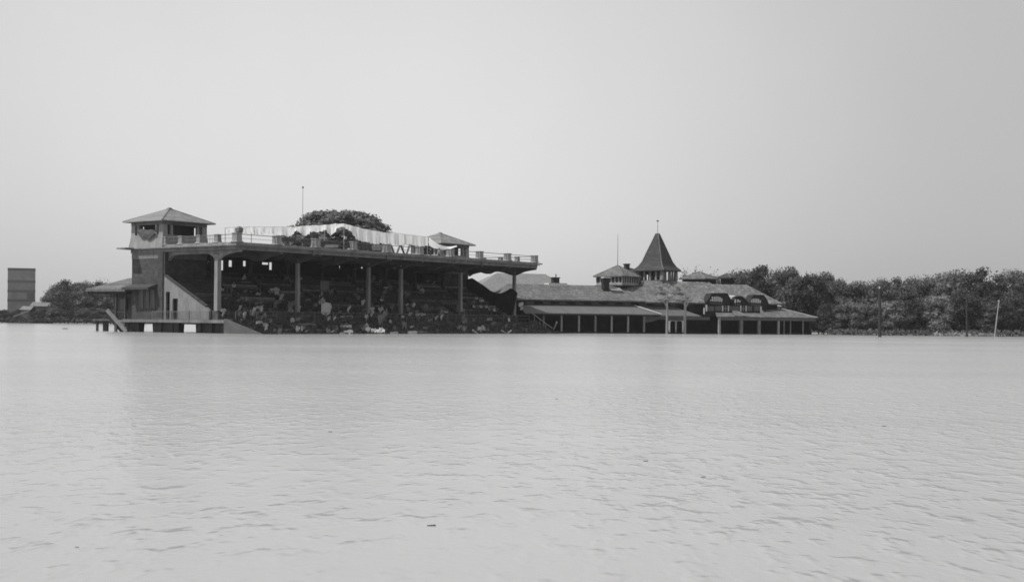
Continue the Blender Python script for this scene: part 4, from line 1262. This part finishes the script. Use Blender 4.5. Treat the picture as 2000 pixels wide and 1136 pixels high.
def ico_sphere():
    import bmesh
    bm = bmesh.new(); bmesh.ops.create_icosphere(bm, subdivisions=2, radius=1)
    v = np.array([tuple(x.co) for x in bm.verts]); f = [tuple(x.index for x in q.verts) for q in bm.faces]
    bm.free(); return v, f
ICO = ico_sphere()
def crown_mesh(name, seed, m, shape='round', n_clump=34, per=150, leaf=.028, spiky=0.0, core=.5):
    """unit tree crown: height 1 from the ground, radius about .36; leaf-sized faces gathered in clumps"""
    r = np.random.RandomState(seed)
    cs, rs = [], []
    lob = r.rand(6) * 6.28
    while len(cs) < n_clump:
        th = r.rand() * 2 * math.pi
        z = r.uniform(.16, .97) if shape != 'dome' else r.uniform(.42, .95)
        zz = (z - .55) / .45
        rad = .36 * math.sqrt(max(0.03, 1 - abs(zz) ** (2.2 if zz > 0 else 3.5)))
        rad *= 1 + .22 * math.sin(2 * th + lob[0]) + .15 * math.sin(3 * th + lob[1] + 5 * z)
        if shape == 'spread': rad *= (.75 + .4 * z)
        if shape == 'dome':
            z = r.uniform(.6, .985); rad = .36 * math.sqrt(max(.02, 1 - ((z - .79) / .205) ** 2)) * (1 + .06 * math.sin(3 * th))
        q = math.sqrt(r.rand()) if r.rand() < .4 else r.uniform(.75, 1.0)
        cs.append((rad * q * math.cos(th), rad * q * math.sin(th), z - .06)); rs.append(r.uniform(.08, .15) if shape != 'dome' else r.uniform(.03, .055))
    V = []
    for c, R in zip(cs, rs):
        d = r.randn(per, 3); d /= np.linalg.norm(d, axis=1)[:, None]
        rad = R * (.35 + .8 * r.rand(per) ** .8)[:, None]
        P = np.array(c) + d * rad * np.array([1.15, 1.15, .8])
        if spiky:
            k = r.rand(per) < .25
            P[k, 2] += r.rand(k.sum()) * spiky
        V.append(P)
    P = np.concatenate(V)
    n = len(P)
    nrm = r.randn(n, 3); nrm[:, 2] += .6
    nrm /= np.linalg.norm(nrm, axis=1)[:, None]
    t = np.cross(nrm, r.randn(n, 3)); t /= np.linalg.norm(t, axis=1)[:, None]
    s = np.cross(nrm, t)
    L = leaf * r.uniform(.55, 1.25, n)[:, None]
    A = P - t * L * .5; B = P + s * L * .35; Cc = P + t * L * .5; D = P - s * L * .35
    co = np.stack([A, B, Cc, D], 1).reshape(-1, 3).astype(np.float32)
    # solid leafy hearts of the clumps, as irregular facets
    ico_v, ico_f = ICO
    cores = []
    for c, R in zip(cs, rs):
        j = ico_v * (R * core * r.uniform(.6, 1.25, len(ico_v)))[:, None] * np.array([1.1, 1.1, .8]) + np.array(c)
        for f in ico_f: cores.append(np.stack([j[f[0]], j[f[1]], j[f[2]], j[f[2]] * .5 + j[f[0]] * .5]))
    co = np.concatenate([co, np.concatenate(cores).astype(np.float32)])
    n = len(co) // 4
    me = bpy.data.meshes.new(name)
    me.vertices.add(4 * n); me.vertices.foreach_set('co', co.ravel())
    me.loops.add(4 * n); me.loops.foreach_set('vertex_index', np.arange(4 * n, dtype=np.int32))
    me.polygons.add(n); me.polygons.foreach_set('loop_start', np.arange(0, 4 * n, 4, dtype=np.int32))
    me.polygons.foreach_set('loop_total', np.full(n, 4, dtype=np.int32))
    me.update(calc_edges=True); me.validate()
    me.materials.append(m)
    return me
def trunk_mesh(seed, m, forks=5, lean=.02, r0=.022):
    r = random.Random(seed)
    b = MB()
    top = Vector((r.uniform(-lean, lean), r.uniform(-lean, lean), .45))
    b.cone((0, 0, -.06), (top.x * .5, top.y * .5, .22), r0, r0 * .8, 7)
    b.cone((top.x * .5, top.y * .5, .21), top, r0 * .8, r0 * .55, 7)
    for i in range(forks):
        a = i * 2 * math.pi / forks + r.uniform(-.4, .4)
        z = r.uniform(.2, .45)
        st = Vector((top.x * z, top.y * z, z))
        en = st + Vector((math.cos(a) * r.uniform(.1, .17), math.sin(a) * r.uniform(.1, .17), r.uniform(.15, .3)))
        b.cone(st, en, r0 * .45, r0 * .12, 5)
    return b.mesh('trunk', m)
CROWNS = {}
for ki, key in enumerate(('dark', 'mid', 'pale')):
    CROWNS[key] = [crown_mesh('crown', 10 * ki + s, LEAF[ki], shape=('round', 'spread', 'round')[s % 3], n_clump=48 + 3 * s, per=170, leaf=.036, spiky=(.0, .06, .03)[s % 3]) for s in range(3)]
TRUNKS = [trunk_mesh(s, M['bark']) for s in range(3)]
def tree(base, height, width, key, var, label, group, rot=None, name='broadleaf_tree', trunk=None, crown=None, cat='tree'):
    o = empty(name, label, cat, Matrix.Translation(base) @ Matrix.Rotation(rot if rot is not None else rnd.uniform(0, 6.28), 4, 'Z'), group)
    c = inst('crown', crown or CROWNS[key][var % 3], o); t = inst('trunk', trunk or TRUNKS[var % 3], o)
    s = width / .72
    c.scale = (s, s, height); t.scale = (s * .8, s * .8, height)
    return o
tone_word = {'dark': 'dark', 'mid': 'grey-toned', 'pale': 'pale'}

def top_h(px, py, Y): return W(px, py, Y).z
# right-hand wood: (px, top y, depth, width, tone)
wood = [(1412, 540, 268, 5.5, 'mid', 'bushy grey tree peeping over the small turret of the clubhouse roof'),
        (1436, 531, 268, 6.0, 'mid', 'grey tree just right of the small roof turret'),
        (1462, 530, 266, 6.0, 'mid', 'grey tree above the right end of the clubhouse ridge'),
        (1488, 518, 264, 6.5, 'dark', 'tallest spiky dark tree behind the right end of the clubhouse'),
        (1512, 531, 270, 6.5, 'pale', 'paler tree just right of the tallest spiky one'),
        (1537, 524, 262, 6.0, 'mid', 'tree with a feathery peak above the low veranda roof'),
        (1560, 532, 266, 6.5, 'mid', 'round tree above the pale hip of the low veranda'),
        (1584, 536, 262, 6.5, 'dark', 'dark round tree directly over the right tip of the low veranda'),
        (1608, 534, 266, 6.0, 'mid', 'round tree just right of the low veranda tip'),
        (1632, 541, 262, 6.0, 'mid', 'second round tree right of the low veranda tip'),
        (1655, 551, 268, 5.5, 'dark', 'lower dark tree where the wood dips left of the dark pole'),
        (1678, 552, 264, 6.0, 'mid', 'thin-topped tree in the dip left of the dark pole'),
        (1701, 550, 268, 6.0, 'mid', 'tree immediately left of the dark pole'),
        (1724, 547, 262, 6.0, 'mid', 'tree directly behind the top of the dark pole'),
        (1746, 543, 266, 6.0, 'dark', 'pointed tree just right of the dark pole'),
        (1769, 553, 262, 6.0, 'mid', 'low tree in the second dip of the wood, right of the dark pole'),
        (1789, 544, 266, 6.0, 'mid', 'tree left of the large pale domed crown'),
        (1809, 546, 262, 6.0, 'mid', 'tree tucked against the left flank of the large pale dome'),
        (1846, 529, 268, 9.5, 'pale', 'large pale domed tree, the broadest crown of the right-hand wood'),
        (1882, 532, 262, 8.0, 'mid', 'tree joining the pale dome to the dark leafy peak'),
        (1922, 525, 260, 7.5, 'dark', 'high dark tree above the faint second pole'),
        (1950, 556, 266, 5.5, 'mid', 'low tree in the gap behind the leaning pale pole'),
        (1974, 529, 264, 5.5, 'pale', 'pale slender tree at the right edge of the picture'),
        (1998, 533, 262, 6.0, 'mid', 'half-seen tree cut by the right edge of the picture')]
for i, (px, py, Y, w, key, lab) in enumerate(wood):
    p = W(px, 640, Y)
    tree((p.x, Y, 0.0), top_h(px, py, Y) * 1.03, w, key, i, lab, 'trees of the right-hand wood')
# second row behind and a front row of lower trees
front = [(1616, 590, 252, 4.0, 'dark'), (1630, 596, 251, 4.0, 'dark'), (1646, 588, 250, 5.0, 'mid'), (1668, 590, 251, 4.6, 'pale'), (1690, 594, 250, 4.6, 'mid'),
         (1712, 592, 251, 5.2, 'mid'), (1736, 588, 250, 5.0, 'pale'), (1760, 586, 251, 5.4, 'mid'), (1784, 582, 250, 5.2, 'dark'), (1808, 580, 251, 5.0, 'mid'), (1832, 572, 250, 5.4, 'pale'),
         (1856, 578, 251, 5.4, 'dark'), (1880, 574, 250, 5.2, 'dark'), (1904, 570, 251, 5.2, 'dark'), (1928, 582, 250, 5.2, 'mid'), (1954, 586, 251, 5.0, 'dark'), (1978, 580, 250, 5.0, 'dark'), (2002, 582, 250, 5.0, 'dark')]
for i, (px, py, Y, w, key) in enumerate(front):
    p = W(px, 640, Y)
    tree((p.x, Y, 0), top_h(px, py, Y), w, key, i + 1, '%s low tree, %s from the left in the front row of the right-hand wood' % (tone_word[key], ORD[i]), 'low trees along the front of the right-hand wood')
for i in range(22):
    X = 42 + i * 3.4
    Y = 276 + (i % 3) * 3
    tree((X, Y, .2), 9.2 + (i * 37 % 10) * .1, 6.5, ('dark', 'mid')[i % 2], i, 'shadowy tree, %s from the left, rearmost row of the right-hand wood' % ORD[i], 'back row of the right-hand wood')
# behind the clubhouse cupola
SP = crown_mesh('crown', 77, LEAF[0], shape='spread', n_clump=26, per=120, spiky=.12)
p = W(1361, 600, 275); tree((p.x, 275, 0), top_h(1361, 515, 275), 7.5, 'dark', 0, 'spiky-topped tree behind the hipped cupola right of the spire', 'trees behind the clubhouse', crown=SP)
p = W(1437, 600, 272); tree((p.x, 272, 0), top_h(1437, 540, 272), 6.5, 'mid', 1, 'low tree behind the right ridge of the clubhouse roof', 'trees behind the clubhouse')
# the domed tree behind the stand
DOME = crown_mesh('crown', 5, LEAF[1], shape='dome', n_clump=420, per=70, leaf=.017, core=.75)
p = W(664, 600, 262); tree((p.x, 262, 0), top_h(664, 409, 262) * 1.045, 20.0, 'mid', 0, 'great dome-shaped tree rising behind the grandstand roof', None, crown=DOME, rot=.4)
p = W(742, 600, 264); tree((p.x, 264, 0), top_h(742, 441, 264), 4.0, 'mid', 2, 'small tree crown at the right foot of the great dome-shaped tree', None)
p = W(590, 600, 264); tree((p.x, 264, 0), top_h(590, 431, 264), 3.5, 'mid', 1, 'small tree crown at the left foot of the great dome-shaped tree, by the flagpole', None)
# left shore trees
left = [(104, 566, 480, 7, 'mid', 'low grey tree at the left edge of the far left clump'), (118, 551, 486, 9, 'mid', 'rounded tree in the far left clump'), (133, 545, 478, 10, 'dark', 'tallest rounded tree of the far left clump'),
        (151, 549, 484, 9, 'dark', 'dark tree just right of the tallest rounded one on the far left shore'), (168, 550, 478, 9, 'mid', 'loose-topped tree left of the annex roof'), (186, 538, 482, 8, 'mid', 'feathery tree rising over the annex roof tip'),
        (200, 545, 486, 8, 'mid', 'tree half hidden behind the annex roof'), (216, 553, 480, 9, 'mid', 'tree behind the middle of the annex roof'), (236, 552, 484, 9, 'mid', 'tree behind the annex roof against the brick tower'),
        (256, 560, 480, 9, 'dark', 'tree mostly hidden by the brick stair tower')]
for i, (px, py, Y, w, key, lab) in enumerate(left):
    p = W(px, 640, Y)
    tree((p.x, Y, 0), top_h(px, py, Y), w * 1.1, key, i, lab, 'trees on the far left shore', crown=SP if i in (5,) else None)
for i, (px, py, key) in enumerate(((-14, 607, 'dark'), (4, 604, 'dark'), (24, 607, 'dark'), (44, 603, 'dark'), (62, 602, 'mid'), (78, 605, 'dark'), (92, 602, 'dark'), (108, 598, 'mid'), (126, 600, 'dark'), (146, 596, 'dark'), (164, 600, 'mid'), (182, 600, 'dark'), (200, 600, 'mid'), (222, 602, 'dark'), (244, 602, 'mid'))):
    p = W(px, 640, 472)
    tree((p.x, 472, 0), top_h(px, py, 472), 6.5, key, i, '%s bush at the water, %s along the far left shore' % (tone_word[key], ORD[i]), 'bushes along the far left shore', name='shore_bush', cat='bush')
# young trees in front of the clubhouse veranda
YC = crown_mesh('crown', 31, leaf_mat('young_leaves', .22, .35), shape='spread', n_clump=16, per=60, leaf=.05)
for i, (px, lab) in enumerate(((1303, 'left of the two slim pale trees before the clubhouse veranda'), (1338, 'right of the two slim pale trees before the clubhouse veranda'))):
    c = C_M @ Vector((cx_at(px, -1.2).x, -1.2, 0))
    o = empty('young_tree', lab, 'tree', Matrix.Translation(c), 'slim trees before the veranda')
    b = MB()
    b.cone((0, 0, -.6), (.02, 0, 4.6), .25, .22, 8)
    b.cone((.02, 0, 4.55), (-.1, 0, 7.0), .22, .1, 7)
    b.cone((0, 0, 4.4), (-.75 if i == 0 else .8, -.1, 6.0), .14, .06, 6)
    b.cone((0, 0, 5.2), (.7 if i == 0 else -.6, .2, 6.8), .1, .04, 6)
    b.build('trunk', M['bark_pale'], o)
    cr2 = inst('crown', YC, o, (0, 0, 5.4)); cr2.scale = (5.2, 4.4, 3.6)

# low scrub and reed litter along the right shore
def scatter(name, x0, x1, Yf, zt, m, n, seed, size):
    r = np.random.RandomState(seed)
    b = MB()
    for _ in range(n):
        x = r.uniform(x0, x1); y = Yf(x) + r.uniform(-1.0, 1.5); h = zt * r.uniform(.2, 1)
        a = r.uniform(0, 6.28); s = size * r.uniform(.5, 1.3)
        p = Vector((x, y, h - .05)); q = p + Vector((math.cos(a) * s, math.sin(a) * s * .6, r.uniform(-.3, .6) * s)); u = Vector((r.uniform(-.3, .3), r.uniform(-.3, .3), 1)) * s * .6
        b.add([p, q, q + u, p + u * .8], [(0, 1, 2, 3)])
    return structure(b.build(name, m), 'stuff')
o = scatter('shore_scrub', 57, 96, lambda x: 246.5, .9, LEAF[1], 900, 5, .5)
o = scatter('reed_litter', 76, 87.5, lambda x: 246.0, .4, M['bank_pale'], 220, 6, .5)
o = scatter('shore_scrub', -178, -120, lambda x: 468, 1.6, LEAF[0], 500, 8, 1.2)

# distant belt of woodland closing the horizon
r = np.random.RandomState(11)
b = MB()
for _ in range(5200):
    a = r.uniform(-1.35, 1.35); d = r.uniform(880, 960)
    x, y = math.sin(a) * d * 1.0, math.cos(a) * d
    h = r.uniform(0, 1) ** .8 * (9 + 3 * math.sin(a * 23) + 2 * math.sin(a * 57))
    s = r.uniform(2.2, 4.5); t = r.uniform(0, 6.28)
    ax_ = Vector((math.cos(t), math.sin(t), r.uniform(-.3, .3))) * s; bx_ = Vector((0, 0, 1)) * s * .8
    p = Vector((x, y, h))
    b.add([p - ax_, p - bx_, p + ax_, p + bx_], [(0, 1, 2, 3)])
structure(b.build('distant_woodland', LEAF[0]), 'stuff')

# ------------------------------------------------------------------ far left buildings
bl = empty('tower_block', 'tall narrow grey block with darker bands at the far left shore', 'building', Matrix.Translation((-175.4, 485, 0)) @ Matrix.Rotation(math.radians(19.0), 4, 'Z'))
b = MB(); b.box(-4.6, 4.6, -4, 4, 0, 19.2); b.build('wall', M['far_wall'], bl)
for z in (18.6, 14.3, 10.9, 7.6):
    b = MB(); b.box(-4.66, 4.66, -4.06, 4.06, z, z + .9); b.build('floor_band', M['far_band'], bl)
b = MB(); b.box(1.9, 4.2, -4.03, -4.001, 8.6, 10.8); b.build('loading_door', M['far_band'], bl)
for (px0, px1, y0, y1, Y, lab) in ((58, 97, 597, 589, 476, 'low shed with a pale pitched roof right of the tower block'), (38, 60, 604, 597, 468, 'small shed with a pale roof at the foot of the tower block')):
    p = W(px0, y0, Y); q = W(px1, y0 + 1, Y); zt = W(px0, y1, Y).z
    sh = empty('shed', lab, 'shed', Matrix.Translation(((p.x + q.x) / 2, Y, 0)))
    hw = (q.x - p.x) / 2
    b = MB(); b.box(-hw + .4, hw - .4, 0.3, 5.6, 0, p.z - .1); b.build('wall', M['far_band'], sh)
    b = MB(); b.slab([(-hw, -.2, p.z), (hw, -.2, p.z - .1), (hw, 3, zt - .1), (-hw, 3, zt)], .15); b.slab([(-hw, 3, zt), (hw, 3, zt - .1), (hw, 6.2, p.z - .1), (-hw, 6.2, p.z)], .15); b.build('roof', mat('pale_shed_roof', .15), sh)
p = W(38, 612, 462)
b = MB(); b.bar((-2.6, 0, -.6), (2.6, 0, 1.4), .8, .3); o = b.build('sloping_board', M['concrete_dark']); o.location = (p.x, 464, p.z - .4)
tag(o, 'pale sloping board before the bushes under the tower block', 'board')
b = MB(); b.box(-.1, .1, -.1, .1, -4.2, 0); 

# ------------------------------------------------------------------ poles on the right
def pole(px, ybase_Y, ytop, topx, r0, r1, m, label, extra=None):
    p = W(px, 640, ybase_Y); q = W(topx, ytop, ybase_Y)
    o = empty('utility_pole', label, 'pole', Matrix.Translation((p.x, ybase_Y, 0)))
    b = MB(); b.cone((0, 0, -.6), (q.x - p.x, 0, q.z), r0, r1, 9); b.build('shaft', m, o)
    if extra: extra(o, q.x - p.x, q.z)
    return o
def cap_pale(o, x, z):
    b = MB(); b.cone((x, 0, z), (x, 0, z + .22), .13, .1, 8); b.build('insulator', M['white'], o)
    b = MB(); b.frustum(x, 0, z - .5, z - .3, .3, .3, .08, .08); b.build('crossarm', M['pole_wood'], o)
    b = MB(); b.cone((0, 0, -.4), (0, 0, .12), .3, .24, 9); b.build('collar', M['concrete_dark'], o)
pole(1718.5, 212, 563, 1718, .27, .22, M['pole_wood'], 'thick dark upright pole standing in the water before the right-hand wood', cap_pale)
def collar(o, x, z):
    b = MB(); b.cone((0, 0, -.4), (0, 0, .5), .32, .24, 9); b.build('collar', M['pole_wood'], o)
pole(1888.5, 234, 572, 1888, .16, .13, M['pole_wood'], 'thin dark pole hard to see before the high dark tree', collar)
def ball(o, x, z):
    b = MB(); b.cone((x, 0, z - .1), (x, 0, z + .15), .2, .14, 8); b.build('cap', M['pole_pale'], o)
pole(1942, 240, 588, 1951, .13, .1, M['pole_pale'], 'bleached pale pole leaning right near the picture edge', ball)

# ------------------------------------------------------------------ flotsam
def flotsam(px, py, size, label, seed):
    r = random.Random(seed)
    p = on_water(px, py)
    o = empty('driftwood', label, 'driftwood', Matrix.Translation(p), 'driftwood floating on the flood')
    s = size * p.y / FPX
    b = MB()
    b.cone((-s, 0, .0), (s * .9, s * .3, s * .12), s * .16, s * .1, 7)
    b.build('log', M['debris'], o)
    b = MB()
    for _ in range(4):
        a = r.uniform(0, 6.28)
        b.cone((r.uniform(-.5, .5) * s, 0, .02 * s), (math.cos(a) * s * .8, math.sin(a) * s * .8, r.uniform(.1, .5) * s), s * .07, s * .02, 5)
    b.build('twig', M['debris'], o)
    return o
flotsam(843, 1026, 9, 'dark twiggy driftwood nearest the camera, below the middle of the stand', 1)
flotsam(1261, 900, 5, 'small driftwood on open water straight below the spire', 2)
flotsam(1374, 931, 5, 'small driftwood on open water right of the one below the spire', 3)
flotsam(1727, 832, 4, 'tiny driftwood straight below the thick dark pole', 4)
flotsam(645, 843, 4, 'tiny driftwood on the water below the second bay', 5)
flotsam(127, 642, 6, 'dark lump of driftwood off the far left shore', 6)
flotsam(81, 630.5, 6, 'dark lump of driftwood right against the far left shore', 7)
flotsam(150, 1068, 4, 'tiny driftwood in the lower left of the water', 8)
flotsam(1087, 779, 3, 'tiny speck of driftwood below the right end of the stand', 9)


# thin summer haze over the water
b = MB(); b.box(-2650, 2650, -350, 2650, -1.6, 30)
hz = b.build('haze', M['metal'])
hz.data.materials.clear()
hm = bpy.data.materials.new('pale_haze'); hm.use_nodes = True
ht = hm.node_tree
for n in list(ht.nodes): ht.nodes.remove(n)
pv = ht.nodes.new('ShaderNodeVolumePrincipled'); pv.inputs['Density'].default_value = .0001; pv.inputs['Color'].default_value = (.95, .95, .95, 1)
ho = ht.nodes.new('ShaderNodeOutputMaterial'); ht.links.new(pv.outputs[0], ho.inputs['Volume'])
hz.data.materials.append(hm)
structure(hz, 'stuff')
bpy.context.view_layer.update()
